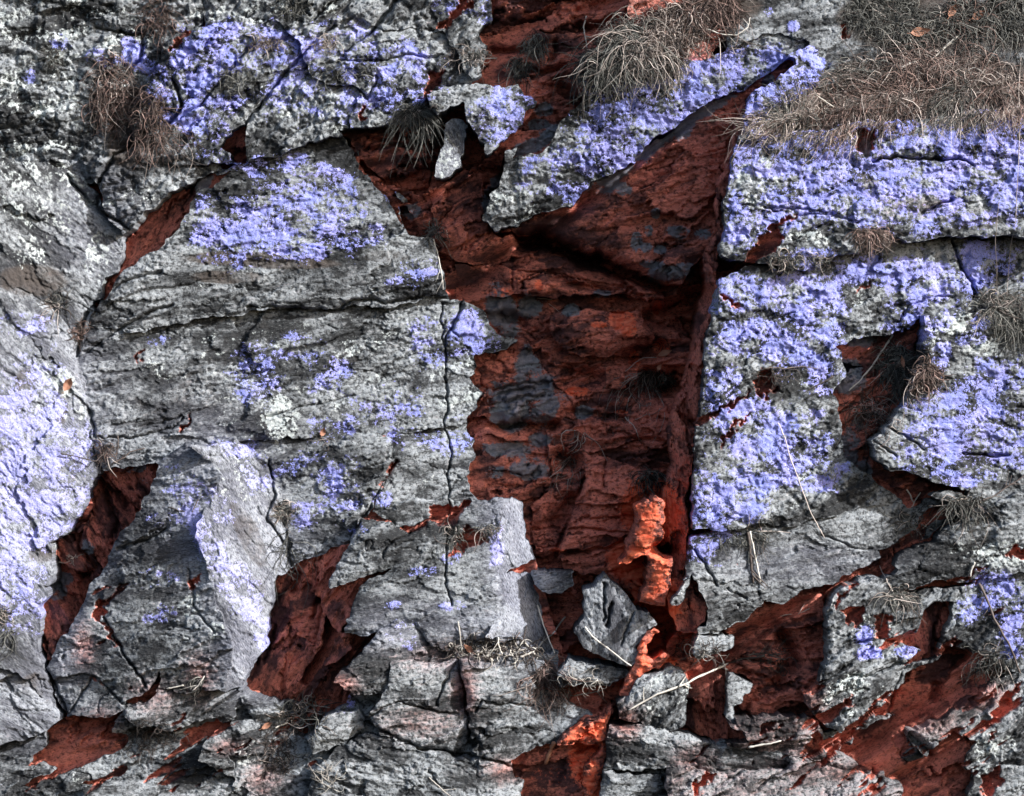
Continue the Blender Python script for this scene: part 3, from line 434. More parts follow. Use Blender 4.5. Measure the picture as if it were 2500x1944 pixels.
for pts, wd, dp in (
    (T(0,0,(700,200),(1050,250),(1030,420),(930,560)), 5, .05), (T(0,0,(1280,600),(1350,800),(1250,900),(850,1150),(720,1380),(700,1530),(860,1630)), 6, .06),
    (T(0,0,(1830,370),(1660,560),(1490,760),(1330,880)), 4, .04), (T(1,0,(0,900),(180,660),(340,480),(520,290),(640,170)), 6, .05),
    (T(1,0,(130,420),(260,280),(420,250)), 3, .03), (T(1,0,(720,390),(900,240),(1010,120),(1120,0)), 6, .05), (T(1,0,(560,470),(850,460),(1200,400),(1450,400)), 3, .03),
    (T(1,0,(830,680),(880,740),(960,560)), 5, .04), (T(1,0,(500,130),(620,30),(700,-20)), 4, .04),
    (T(0,0,(500,1310),(620,1460),(800,1590),(940,1700)), 6, .05), (T(0,1,(640,910),(580,1060),(560,1230)), 6, .06), (T(0,1,(830,760),(1000,670),(1200,600)), 4, .03),
    (T(0,1,(620,1200),(800,1090),(960,980),(1180,880),(1280,840)), 4, .04), (T(1,1,(0,880),(300,890),(500,880),(640,890),(800,820),(1100,820),(1380,790),(1500,800)), 4, .05),
    (T(1,1,(1450,830),(1445,1160),(1480,1400),(1480,1698)), 2.2, .03), (T(1,2,(1470,0),(1480,400),(1510,600),(1490,800),(1510,960),(1480,1090),(1490,1300),(1480,1500),(1510,1698)), 2.5, .035),
    (T(1,1,(1610,800),(1560,960),(1480,1080),(1460,1150)), 4, .05), (T(1,2,(150,290),(300,270),(430,200),(800,140)), 2.5, .02), (T(1,2,(1110,620),(960,860),(870,1040),(780,1210)), 3.5, .04),
    (T(1,2,(1210,1160),(1040,1250),(1010,1330)), 3, .03), (T(0,2,(1340,300),(1250,370),(1000,450),(700,450),(640,260)), 3, .03), (T(0,2,(1980,640),(2010,900),(1970,1050),(2080,1260)), 4, .04),
    (T(0,3,(780,380),(900,600),(1000,740),(1085,880)), 3.5, .05), (T(0,3,(500,1110),(600,950),(690,800)), 3, .03), (T(0,3,(330,770),(450,970),(490,1110)), 4, .05), (T(0,3,(940,1020),(830,930),(690,790)), 3, .03),
    (T(0,2,(870,1270),(1000,1230),(1150,1180),(1250,1120)), 4, .03), (T(0,3,(1400,20),(1450,280),(1600,480)), 3, .03),
    (T(2,1,(2000,160),(2122,180)), 4, .05), (T(3,0,(980,1200),(1250,1180),(1480,1215),(1620,1190),(1720,1250)), 4.5, .06), (T(3,0,(0,1540),(180,1540),(400,1560),(700,1600)), 3, .03),
    (T(3,1,(420,210),(700,210),(870,270)), 3, .03), (T(3,1,(1160,880),(1300,860),(1420,810),(1600,800)), 3, .03), (T(3,1,(1250,880),(1200,980),(1150,1000)), 4, .03), (T(3,1,(1590,400),(1660,560),(1760,680),(1790,820)), 6, .05),
    (T(3,1,(380,400),(500,320),(600,300)), 3, .03), (T(3,1,(1340,190),(1420,160),(1580,80)), 5, .05), (T(3,2,(1080,360),(1220,430),(1370,540)), 4, .03), (T(3,2,(1660,570),(2000,590)), 4, .04), (T(3,2,(1000,470),(1160,600)), 3, .03),
    (T(3,2,(620,1170),(880,1260),(1000,1280)), 3, .02), (T(2,2,(1500,1280),(1600,1440),(1650,1530)), 4, .03), (T(2,2,(1750,1550),(1880,1640)), 3, .02),
    (U(1,(892,390),(900,480),(912,580),(940,720)), 3, .05), (U(1,(500,650),(740,755),(880,790),(1110,825)), 4, .05), (U(1,(960,600),(990,560),(1198,580)), 3, .03), (U(1,(800,570),(830,480),(880,410)), 3, .03), (U(1,(520,620),(640,560),(880,610)), 3, .03),
    (U(2,(465,70),(465,220)), 3, .04), (U(2,(490,150),(480,240)), 5, .05), (U(2,(590,200),(540,320)), 3, .03), (U(3,(330,500),(450,400),(560,320)), 3, .03), (U(3,(480,310),(600,290),(660,320)), 4, .04),
    (U(3,(640,540),(700,440),(760,330)), 3, .03), (U(3,(640,650),(690,520)), 3, .03), (U(3,(430,460),(560,440),(680,400)), 3, .03), (U(3,(940,470),(1080,420),(1198,300)), 3, .03), (U(2,(760,880),(860,830)), 4, .03), (U(2,(930,920),(1050,840)), 4, .03), (U(3,(570,850),(575,920)), 4, .03), (U(3,(80,920),(200,830)), 3, .03),
    (T(2,1,(230,350),(420,350),(540,420),(680,495),(880,540),(1100,645),(1260,720),(1330,720)), 17, .26), (T(2,1,(1300,900),(1450,880),(1560,800)), 30, .20), (T(2,1,(1250,960),(1480,1000)), 26, .16),
    (T(2,1,(1200,1420),(1330,1450),(1400,1400)), 34, .22), (T(2,1,(620,1380),(760,1400)), 30, .12), (T(2,2,(540,600),(600,650)), 20, .14), (T(2,2,(480,1080),(600,960)), 22, .12), (T(2,2,(1230,1270),(1300,1290)), 16, .14), (T(2,1,(1080,1230),(1250,1150)), 22, .12),
    (T(2,1,(450,620),(650,700),(900,720)), 9, .07), (T(2,1,(100,930),(230,990)), 12, .08), (T(2,2,(600,260),(760,280),(1000,330)), 9, .06), (T(2,2,(880,430),(1100,470),(1300,480)), 7, .05), (T(2,1,(0,1480),(200,1450),(420,1430)), 5, .05), (T(2,1,(-30,1600),(100,1570),(400,1540)), 5, .05), (T(2,2,(40,130),(300,80)), 5, .05), (T(2,2,(600,1080),(900,1040),(1080,1050)), 4, .04), (T(2,2,(560,1160),(800,1140),(1050,1170)), 4, .04),
    (T(1,0,(870,1090),(1100,1060),(1280,1090)), 7, .06), (T(1,0,(900,1000),(1050,1040)), 6, .05), (T(2,0,(200,480),(420,500),(640,480)), 9, .08), (T(2,0,(0,330),(160,340),(330,380)), 9, .08), (T(2,0,(640,170),(760,210),(900,120)), 12, .10), (T(2,0,(480,300),(460,420)), 8, .06), (T(0,2,(700,760),(760,950),(820,1100),(780,1260)), 7, .07), (T(0,2,(560,1300),(680,1420),(560,1500)), 8, .07), (U(3,(200,300),(240,400),(180,490)), 16, .16), (U(3,(20,390),(160,410)), 6, .06), (U(3,(20,450),(150,470)), 5, .05), (U(3,(720,700),(800,780)), 9, .08), (U(3,(840,500),(830,560)), 9, .08), (U(1,(210,30),(190,110)), 10, .10), (U(1,(260,220),(300,140)), 6, .07), (U(1,(120,260),(60,400)), 7, .07),
    (T(2,1,(200,580),(420,590),(700,650),(900,690),(1150,740)), 3, .04), (T(2,2,(70,375),(200,360),(330,380),(460,370)), 11, .12), (T(2,1,(150,580),(165,720)), 3, .03), (T(2,2,(880,600),(850,820)), 3, .04), (T(2,2,(520,1340),(800,1290),(1000,1240)), 6, .05), (T(2,2,(500,1290),(620,960),(700,760)), 5, .06)):
    crack(pts, wd, dp)

# --- colour fields (lichen, stains, soil, pale faces, and shade tones in the recesses)
FLD = {k: np.zeros((NY, NX), np.float32) for k in ('lav', 'wht', 'drk', 'shade_slt', 'ora', 'pale')}
def blob(k, cx, cy, rx, ry, v, rot=0):
    cx, cy, rx, ry = [q * 1.14469 for q in (cx, cy, rx, ry)]
    R_ = max(rx, ry) * 2.0
    sl = window([(cx - R_, cy - R_), (cx + R_, cy + R_)], 4)
    a = math.radians(rot); X = PX[sl] - cx; Y = PY[sl] - cy
    u = (X * math.cos(a) + Y * math.sin(a)) / rx; t = (-X * math.sin(a) + Y * math.cos(a)) / ry
    f = FLD[k]
    f[sl] = np.maximum(f[sl], v * np.exp(-np.maximum(u * u + t * t - .6, 0) * 1.0))
def blobs(k, s):
    for q in s: blob(k, *q)
blobs('lav', ((480,110,100,55,.62),(420,150,60,60,.6),(600,100,110,50,.5),(720,80,90,40,.42),(440,250,60,60,.6),(360,240,30,40,.5),(690,190,140,60,.44),(850,130,90,40,.5),(850,180,90,60,.42),(1000,10,60,30,.5),
  (285,120,30,28,.6),(330,170,40,40,.5),(350,215,40,30,.52),(60,165,16,24,.5),(270,90,14,16,.5),(130,90,20,20,.4),(210,120,40,20,.4),
  (490,500,70,60,.58),(560,460,60,60,.6),(620,440,80,50,.56),(720,430,60,50,.46),(430,480,40,50,.55),(600,530,100,26,.66),(640,480,90,50,.55),(840,400,26,50,.44),(570,350,90,26,.5),(690,380,60,40,.5),(740,500,70,36,.46),(900,570,30,30,.4),(860,590,40,30,.4),
  (930,740,50,40,.5),(540,800,50,60,.46),(700,800,50,50,.42),(850,860,60,40,.36),(990,700,50,40,.52),(1020,720,40,30,.5),(620,740,60,30,.34),(760,880,50,30,.36),(900,690,30,24,.42),(700,900,60,40,.36),(330,720,24,16,.4),
  (680,1010,70,40,.42),(720,1070,50,50,.42),(650,1100,40,30,.36),(870,930,40,30,.38),(960,940,40,50,.42),(1090,990,30,20,.48),(810,1060,20,20,.42),(760,1130,20,16,.42),
  (1450,250,190,90,.70),(1350,230,90,60,.66),(1500,180,150,50,.62),(1620,140,90,40,.58),(1280,330,80,50,.58),(1250,400,70,36,.48),(1150,380,50,40,.4),(1330,370,60,30,.6),(1070,240,60,50,.56),(1100,210,60,20,.6),
  (1660,230,70,50,.72),(1640,180,60,40,.7),(1720,170,30,16,.6),(1690,60,14,14,.6),(1715,120,24,18,.6),(1740,140,20,14,.6),(1640,30,10,12,.5),
  (1700,330,130,50,.72),(1620,340,60,40,.7),(1850,300,140,50,.66),(1900,370,200,70,.60),(2100,330,110,90,.72),(2020,290,100,30,.56),(1570,480,30,60,.56),(1700,440,110,50,.62),(1850,450,100,40,.5),(2000,450,130,50,.46),(2150,430,60,50,.56),(1550,350,24,50,.66),(1590,520,40,20,.5),(1640,480,50,40,.5),
  (1580,630,70,40,.70),(1700,640,100,60,.62),(1780,580,120,40,.56),(1900,570,90,40,.6),(1990,600,100,50,.56),(1950,680,70,50,.5),(2100,560,80,60,.5),(1570,720,60,40,.56),(1700,740,110,50,.60),(1650,700,80,30,.5),(1540,830,40,60,.54),(1600,900,90,50,.60),(1700,900,60,40,.5),(1760,800,50,40,.5),
  (1560,1060,80,70,.60),(1500,1130,50,60,.62),(1680,1000,70,40,.58),(1620,960,80,30,.56),(1740,940,40,40,.52),(1600,1000,90,50,.52),(1770,1020,40,40,.46),
  (2050,860,100,50,.66),(1990,950,70,60,.60),(2130,800,60,40,.58),(2090,690,30,18,.66),(2060,720,40,16,.56),(2000,770,20,50,.52),(2140,930,60,60,.62),(2080,960,60,50,.50),(2060,900,40,60,.6),(2040,1010,80,30,.52),
  (60,880,70,90,.72,30),(30,1050,60,120,.66),(130,980,60,80,.56,30),(70,1100,70,80,.60),(90,800,40,60,.44),(30,1240,50,80,.60),(60,690,50,24,.48),(130,1090,50,70,.52,40),(80,1300,30,50,.5),
  (455,1170,26,150,.62,-27),(410,1050,60,30,.44),(440,1090,60,30,.44),(360,1110,40,20,.4),(580,1010,30,40,.4),(330,1230,50,20,.42),(350,1310,40,20,.42),(520,1270,30,70,.62,-25),(560,1350,26,70,.5,-25),(480,960,40,20,.45),(540,1000,30,60,.42,-25),
  (1060,1130,16,30,.5),(1060,1180,16,30,.5),(960,1190,20,16,.42),(900,1220,30,12,.46),(970,1290,40,10,.5),(840,1290,20,10,.5),
  (2120,1270,50,50,.52),(2060,1300,30,30,.44),(1840,1350,20,20,.6),(1850,1390,30,14,.6),(1930,1390,30,14,.56),(2150,1290,50,40,.54),(2170,1350,40,50,.5),(860,1355,40,30,.3),(730,1500,30,20,.42)))
blobs('wht', ((90,110,200,170,.50),(60,290,160,120,.46),(230,60,160,60,.46),(230,160,80,60,.5),(120,430,130,80,.50),(210,560,40,80,.5),(60,520,60,60,.45),(330,420,110,60,.40),(330,260,60,60,.42),(590,200,80,60,.50),(760,230,150,60,.46),(850,230,100,60,.46),(560,20,200,40,.44),
  (650,780,420,120,.38),(480,760,220,80,.42),(850,700,220,40,.42),(980,860,60,50,.48),(520,880,80,70,.46),(600,900,40,60,.6),(1010,780,60,50,.48),(400,640,160,40,.36),(760,1080,260,120,.34),
  (1100,440,80,40,.52),(1200,420,80,40,.46),(1610,390,50,60,.62),(1580,500,50,40,.52),(1690,520,90,30,.48),(2100,260,80,20,.52),(1800,620,160,60,.36),(2000,640,120,60,.42),(2060,720,110,60,.52),(1640,850,120,80,.40),(1700,1030,120,70,.46),(1980,1000,80,40,.42),(1900,870,60,60,.3),
  (100,900,60,120,.42),(130,830,40,100,.54,-30),(150,1150,60,60,.40),(360,1300,110,100,.34),(420,1290,40,30,.55),(460,1340,30,24,.5),(500,1020,40,70,.5,-30),(1000,200,80,20,.5),(960,340,40,80,.5),
  (1900,1350,120,60,.44),(1820,1480,80,60,.52),(1980,1450,80,80,.36),(2100,1180,120,40,.48),(2150,1400,60,80,.4),(2100,1600,80,60,.46),(1420,1480,60,60,.46),(560,1610,60,50,.42),(540,1560,60,20,.4),(190,1660,40,30,.46),(400,1590,90,40,.3),(900,1560,260,60,.24),(1700,1560,260,60,.26)))
blobs('drk', ((500,550,110,16,.75),(620,560,110,14,.62),(480,590,90,16,.6),(820,545,60,16,.5),(400,760,60,50,.4),(330,840,60,50,.42),(450,830,90,50,.42),(560,910,60,30,.42),(70,600,80,40,.6),(50,480,50,30,.3),(180,90,60,30,.4),(110,110,30,40,.5),(290,240,50,40,.5),(230,360,70,40,.4),(530,1140,26,90,.55,-25),(550,1270,26,60,.45,-25),(140,1010,30,30,.5),(120,1000,24,24,.5),(690,130,80,30,.4),(760,40,60,40,.46),  # stains and dark soil, also the shadow of the left hollow as colour
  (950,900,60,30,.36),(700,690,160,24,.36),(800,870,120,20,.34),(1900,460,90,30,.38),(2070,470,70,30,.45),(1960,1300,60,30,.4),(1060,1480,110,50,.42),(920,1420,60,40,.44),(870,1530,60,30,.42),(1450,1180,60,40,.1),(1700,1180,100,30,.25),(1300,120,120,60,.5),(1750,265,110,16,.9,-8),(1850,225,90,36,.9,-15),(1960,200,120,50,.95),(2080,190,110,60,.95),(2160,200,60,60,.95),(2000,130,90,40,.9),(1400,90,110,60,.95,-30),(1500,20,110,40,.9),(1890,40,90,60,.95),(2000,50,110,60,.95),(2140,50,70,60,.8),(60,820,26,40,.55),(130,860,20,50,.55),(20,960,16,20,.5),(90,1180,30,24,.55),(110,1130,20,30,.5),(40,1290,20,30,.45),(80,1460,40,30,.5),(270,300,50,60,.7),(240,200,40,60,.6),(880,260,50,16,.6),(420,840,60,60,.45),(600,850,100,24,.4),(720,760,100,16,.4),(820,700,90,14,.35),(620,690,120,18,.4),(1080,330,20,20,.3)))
blobs('pale', ((60,1000,160,260,.7),(150,900,60,160,.6),(60,750,120,80,.5),(120,1300,60,160,.6),(60,1500,100,80,.5),(500,1150,110,220,.7,-24),(540,1380,70,90,.8),(1110,1210,60,170,.9,-12),(1060,1350,110,50,.7),(950,1330,200,50,.35),(200,480,80,100,.4),(1290,1320,90,90,.25),(970,330,50,80,.5),(820,1350,60,30,.6),(640,1210,60,40,.5),(1700,1200,160,40,.35)))
blobs('shade_slt', ((1480,235,75,18,.85,-22),(1390,295,60,26,.85,-36),(1310,355,50,26,.8,-40),(1090,870,40,50,.75),(1150,830,40,30,.66),(1070,660,34,34,.75),(1130,1010,40,20,.62),(1080,960,50,16,.6),(1130,650,26,24,.7),(1220,660,20,14,.7),(1060,650,30,40,.6),(1080,700,24,40,.5),(1130,800,30,60,.55),(1090,880,30,50,.62),(1160,880,30,30,.6),(1190,850,40,20,.45),(1080,830,50,30,.4),(1090,960,40,20,.5),(1140,1000,30,24,.5),(1150,940,30,14,.5),(1050,1010,30,16,.4),
  (1330,330,50,26,.6,-35),(1380,300,40,26,.62,-35),(1420,280,50,20,.6,-35),(1300,390,20,20,.6),(1250,380,20,20,.6),(1480,230,60,20,.6,-25),(1460,270,30,20,.56,-30),(1530,210,30,20,.6),(1330,400,20,16,.5),(1400,455,10,10,.65),(1360,510,14,20,.62),(1385,490,10,14,.62),(1450,495,24,16,.62),(1410,530,14,10,.62),(1430,580,50,14,.6),(1390,560,30,10,.5),(1470,575,30,16,.6),(1380,525,14,12,.5),(1500,500,20,12,.5),
  (1160,230,20,16,.62),(1130,310,40,16,.62,-15),(1180,280,30,16,.62,-40),(1150,260,24,14,.6),(1055,400,16,40,.62,20),(1040,430,12,30,.6),(875,445,22,16,.6),(1640,770,10,10,.5),(1700,120,30,10,.3),(1640,170,16,10,.5,-35),
  (1830,720,40,20,.55),(1810,800,36,36,.7),(1815,960,22,50,.62),(1830,910,16,20,.5),(1850,1000,16,30,.5),(260,1010,14,12,.3),(300,1030,16,10,.5),(290,1000,14,10,.45),(180,1170,16,16,.6),(120,1240,26,14,.6),(110,1270,20,20,.5),(430,390,24,14,.6,-40),(420,420,16,10,.4),(1870,300,10,16,.6),(1840,330,12,30,.6),(1290,620,20,10,.5),(1250,880,24,16,.5)))
blobs('ora', ((1390,1090,60,70,.8),(1360,1200,60,50,.8),(1400,1280,50,60,.8),(1380,1370,40,40,.7),(1400,1420,50,20,.7),(1340,1450,30,30,.7),(1330,680,34,24,.62),(1345,700,20,20,.6),(1280,690,20,8,.6),(1150,605,10,14,.6),(1360,770,16,26,.5),(1235,835,30,12,.6),(1420,740,20,26,.5),(1410,650,12,16,.55),(1250,1620,40,60,.62),(1230,1570,40,20,.6),(1100,1380,20,10,.4),(1060,620,40,12,.45),(1190,1180,20,6,.6),(1330,880,16,5,.6),(1140,60,60,40,.3),(1160,180,60,30,.32),(1240,130,40,30,.3),(1220,240,30,40,.25),(1900,1560,60,30,.3),(1280,1690,40,30,.6),(170,1580,60,20,.25),(1180,1660,70,20,.35)))
def tint(cx, cy, rx, ry, v):
    cx, cy, rx, ry = [q * 1.14469 for q in (cx, cy, rx, ry)]
    d = ((PX - cx) / rx) ** 2 + ((PY - cy) / ry) ** 2
    np.maximum(SHADE_RUST, v * np.exp(-d), out=SHADE_RUST)
for q in ((950,1400,120,40,.22),(900,1540,120,40,.20),(990,1470,30,60,.4),(330,1480,60,50,.24),(220,1530,60,30,.26),(180,1380,30,60,.34),(430,1440,40,60,.3),(1980,1540,80,40,.3),(1750,1640,200,40,.22),(1850,370,60,60,.12),(2050,330,60,50,.1),(1950,440,120,40,.12),(1700,1490,60,40,.4),(560,1660,50,40,.28),(2100,1480,60,40,.4),(500,1590,50,20,.3),(680,1400,50,60,.5),(720,1460,50,40,.45),(2000,300,60,20,.1),(1650,450,60,40,.1),(1080,1640,50,30,.34),(1330,1540,40,40,.4),(1480,1620,60,40,.25)):
    tint(*q)

# ------------------------------------------------------------------ depth of the red recesses and surface relief
ang = np.radians(np.array([r['ang'] for r in ROCKS], np.float32))[LAB]
rgh = np.array([r['rough'] for r in ROCKS], np.float32)[LAB]
off = (LAB * 3.71).astype(np.float32)
ca, sa = np.cos(ang), np.sin(ang)
# strata run along u (ang < 0 : rising to the right in the picture)
u = WX * ca - WZ * sa
v = WX * sa + WZ * ca
u = u + off; v = v + off * .37
def terrace(q, n):
    t = q * n; f = np.floor(t); r = t - f
    return (f + sstep(r, .62, 1.0)) / n
def facets(u, v, su, sv, seed):
    """broken rock: irregular cells, each a small tilted plane; returns height and nearness to a cell border"""
    x = u / su; y = v / sv
    xi = np.floor(x).astype(np.int32); yi = np.floor(y).astype(np.int32)
    d1 = np.full(x.shape, 9., np.float32); d2 = d1.copy(); hh = np.zeros_like(d1)
    for a in (-1, 0, 1):
        for b in (-1, 0, 1):
            cx = xi + a; cy = yi + b
            k = _perm[_perm[(cx + seed) & 511] + (cy & 511)] & 511
            jx = _gx[k] * .5 + .5; jy = _gy[(k * 7 + 3) & 511] * .5 + .5
            ex = x - cx - jx; ey = y - cy - jy
            d = ex * ex + ey * ey
            hv = _gx[(k * 13 + 5) & 511] * .5 + ex * _gy[(k * 5 + 1) & 511] * .8 + ey * _gx[(k * 3 + 2) & 511] * .8
            near = d < d1
            d2 = np.where(near, d1, np.minimum(d2, d)); hh = np.where(near, hv, hh); d1 = np.where(near, d, d1)
    return hh, np.sqrt(d2) - np.sqrt(d1)
wu = u + .09 * fbm(u / .2 + 4, v / .12, 4, .6); wv = v + .050 * fbm(u / .2, v / .10 + 7, 4, .6)
fa, ba = facets(wu, wv, .40, .15, 3)
fb, bb = facets(wu, wv, .15, .050, 91)
fc, bc = facets(wu, wv, .055, .022, 57)
q1_ = fbm(u / .42, v / .13, 5, .55)
q3_ = fbm(u / .9 + 9, v / .5 + 3, 3, .5)
pat = sstep(fbm(WX / .45 + 3, WZ / .40 + 8, 3), -.22, .30)            # rougher and smoother areas
pat2 = sstep(fbm(WX / .30 + 13, WZ / .22 + 1, 3), -.15, .30)
rel = .015 * fa + .0080 * fb * (.25 + pat) + .0042 * fc * (.2 + pat2) + .016 * terrace(q1_, 6) + .016 * q3_
fine = .0040 * fbm(u / .045, v / .016 + 5, 3, .65) * (.3 + pat) + .0026 * fbm(WX / .018, WZ / .018, 2, .6) * (.3 + pat2)
crust = np.maximum(FLD['wht'], FLD['lav'] * .8)
fine += sstep(crust, .3, .6) * .0045 * np.abs(fbm(WX / .026 + 7, WZ / .022 + 1, 3, .65))
gate = sstep(perlin(u / .33 + 9, v / .25), .02, .28); gate2 = sstep(perlin(u / .21 + 2, v / .2 + 5), .0, .25)
thin = .020 * np.exp(-(ba / .014) ** 2) * gate + .007 * np.exp(-(bb / .035) ** 2) * gate2
zone = np.clip(np.exp(-((PX - 2330) / 330) ** 2 - ((PY - 1780) / 200) ** 2) + .9 * np.exp(-((PX - 420) / 330) ** 2 - ((PY - 1830) / 90) ** 2) + .75 * np.exp(-((PX - 1950) / 300) ** 2 - ((PY - 1800) / 90) ** 2) + .6 * np.exp(-((PX - 2250) / 200) ** 2 - ((PY - 1500) / 90) ** 2) + .55 * np.exp(-((PX - 250) / 80) ** 2 - ((PY - 1560) / 150) ** 2), 0, 1)
sa_, ca_ = math.sin(math.radians(-32)), math.cos(math.radians(-32))
zu = WX * ca_ - WZ * sa_; zv = WX * sa_ + WZ * ca_
sliv = fbm(zu / .26 + 3, zv / .065 + 8, 4, .6)
sliv = sstep(sliv, .62 - .50 * zone, .70 - .50 * zone) * (zone > .08) * (1 - sstep(np.array([q['shade_rust'] for q in ROCKS], np.float32)[LAB], .8, .95))
H -= .030 * sliv
SHADE_RUST = np.maximum(SHADE_RUST, .95 * sliv).astype(np.float32)
lmp = np.array([r['lump'] for r in ROCKS], np.float32)[LAB]
_, l1 = facets(WX + .04 * fbm(WX / .1, WZ / .1, 3), WZ + .04 * fbm(WX / .1 + 5, WZ / .1, 3), .13, .11, 11)
_, l2 = facets(WX + .012 * fbm(WX / .04, WZ / .04, 2), WZ + .012 * fbm(WX / .04 + 5, WZ / .04, 2), .042, .036, 23)
lumps = .018 * sstep(l1, 0, .45) + .008 * sstep(l2, 0, .5) * (.2 + pat) + .024 * q3_ + .010 * fb + .012 * fa + .004 * fc
isred = (np.array([r['shade_rust'] for r in ROCKS], np.float32)[LAB] > .9).astype(np.float32)
rel = rel + isred * (.050 * fa + .020 * fb + .006 * fc)
thin = thin * (1 + 1.6 * isred)
rel = rel * (1 - lmp) + lumps * lmp
thin = thin * (1 - .6 * lmp)
H += rgh * (rel + fine) - np.minimum(rgh, 1.2) * thin
H += .005 * sstep(FLD['lav'] + .4 * fbm(WX / .05, WZ / .05, 3), .45, .6)
H -= CRK

# light travels from the right: keep the red recesses below the rays that pass over the bright rocks
DXW = DX * S
slope = math.tan(A_IN)
fall = K_SUN * DXW / math.cos(A_IN)
red = (SHADE_RUST > .9)
keep = np.isin(LAB, [om, om2, om3])
red &= ~keep
def envelope(Hm):
    E = Hm.copy()
    rows = np.arange(NY, dtype=np.float32) - slope          # towards the sun = one column right, slope rows up
    i0 = np.clip(np.floor(rows).astype(int), 0, NY - 1); i1 = np.clip(i0 + 1, 0, NY - 1)
    f = np.clip(rows - np.floor(rows), 0, 1)
    for j in range(NX - 2, -1, -1):
        c = E[:, j + 1]
        sh = c[i0] * (1 - f) + c[i1] * f - fall
        E[:, j] = np.maximum(Hm[:, j], sh)
    return E
lim = envelope(np.where(red, -2.0, H).astype(np.float32))
cap = np.maximum(lim - .025 - .04 * np.abs(fbm(u / .2, v / .08, 3)), -.62)
# blur the cap a little so that it does not streak
for _ in range(10):
    c2_ = cap.copy()
    c2_[1:-1, 1:-1] = (cap[:-2, 1:-1] + cap[2:, 1:-1] + cap[1:-1, :-2] + cap[1:-1, 2:] + 4 * cap[1:-1, 1:-1]) / 8
    cap = np.minimum(c2_, cap + .004)
before = H.copy()
H = np.where(red, np.minimum(H + CRK, cap) - CRK, H).astype(np.float32)
env = envelope(H)
shade = env > H + .004
for i, r in enumerate(ROCKS):
    m = LAB == i
    if m.sum() > 400:
        print('ROCK %2d %-18s %6d cells  shaded %.2f  h %.2f..%.2f  cut %.3f' % (i, r['name'], m.sum(), shade[m].mean(), H[m].min(), H[m].max(), (before[m] - H[m]).mean()))

# ------------------------------------------------------------------ meshes: one per rock, cut along the cracks
cell_lab = LAB[:-1, :-1]
VX = WX.copy(); VZ = WZ.copy()
# soften the stair-steps of the outlines
hb = cell_lab[1:, :] != cell_lab[:-1, :]        # horizontal border edges (row i+1, between col j and j+1)
vb = cell_lab[:, 1:] != cell_lab[:, :-1]        # vertical border edges (col j+1)
for _ in range(3):
    sx = np.zeros_like(VX); sz = np.zeros_like(VX); n = np.zeros_like(VX)
    r_, c_ = np.nonzero(hb); r_ = r_ + 1
    np.add.at(sx, (r_, c_), VX[r_, c_ + 1]); np.add.at(sz, (r_, c_), VZ[r_, c_ + 1]); np.add.at(n, (r_, c_), 1)
    np.add.at(sx, (r_, c_ + 1), VX[r_, c_]); np.add.at(sz, (r_, c_ + 1), VZ[r_, c_]); np.add.at(n, (r_, c_ + 1), 1)
    r_, c_ = np.nonzero(vb); c_ = c_ + 1
    np.add.at(sx, (r_, c_), VX[r_ + 1, c_]); np.add.at(sz, (r_, c_), VZ[r_ + 1, c_]); np.add.at(n, (r_, c_), 1)
    np.add.at(sx, (r_ + 1, c_), VX[r_, c_]); np.add.at(sz, (r_ + 1, c_), VZ[r_, c_]); np.add.at(n, (r_ + 1, c_), 1)
    m = n == 2
    VX[m] = .5 * VX[m] + .5 * sx[m] / n[m]; VZ[m] = .5 * VZ[m] + .5 * sz[m] / n[m]

ATTR = {'lav': np.minimum(FLD['lav'] * .98, .58) + .55 * fbm(WX / .11 + 2, WZ / .075 + 4, 4, .65) * sstep(FLD['lav'], .02, .2), 'wht': FLD['wht'] + .26 * fbm(u / .16, v / .07 + 3, 4, .6),
        'shade_rust': SHADE_RUST, 'drk': FLD['drk'], 'shade_slt': FLD['shade_slt'] * 1.22 + .40 * fbm(WX / .08, WZ / .06 + 3, 3, .6) * (FLD['shade_slt'] > .1), 'ora': FLD['ora'], 'pale': FLD['pale'], 'su': u, 'sv': v, 'tone': np.clip(.46 + .62 * fbm(u / .34 + 5, v / .13, 4, .6) + .22 * fbm(WX / .5 + 2, WZ / .4, 2) + .22 * fb + .16 * fc, 0, 1)}
ATTR['ora'] = np.where(keep, .36 + .45 * np.clip(EDGE / 30, 0, 1) + .40 * fbm(WX / .10, WZ / .13, 4, .6), ATTR['ora'])

def set_mesh(name, V, Q, smooth):
    me = bpy.data.meshes.new(name)
    me.vertices.add(len(V)); me.vertices.foreach_set('co', V.astype(np.float32).ravel())
    nq = len(Q)
    me.loops.add(nq * 4); me.loops.foreach_set('vertex_index', Q.astype(np.int32).ravel())
    me.polygons.add(nq)
    me.polygons.foreach_set('loop_start', np.arange(0, nq * 4, 4, dtype=np.int32))
    me.polygons.foreach_set('use_smooth', smooth)
    me.update(calc_edges=True)
    return me

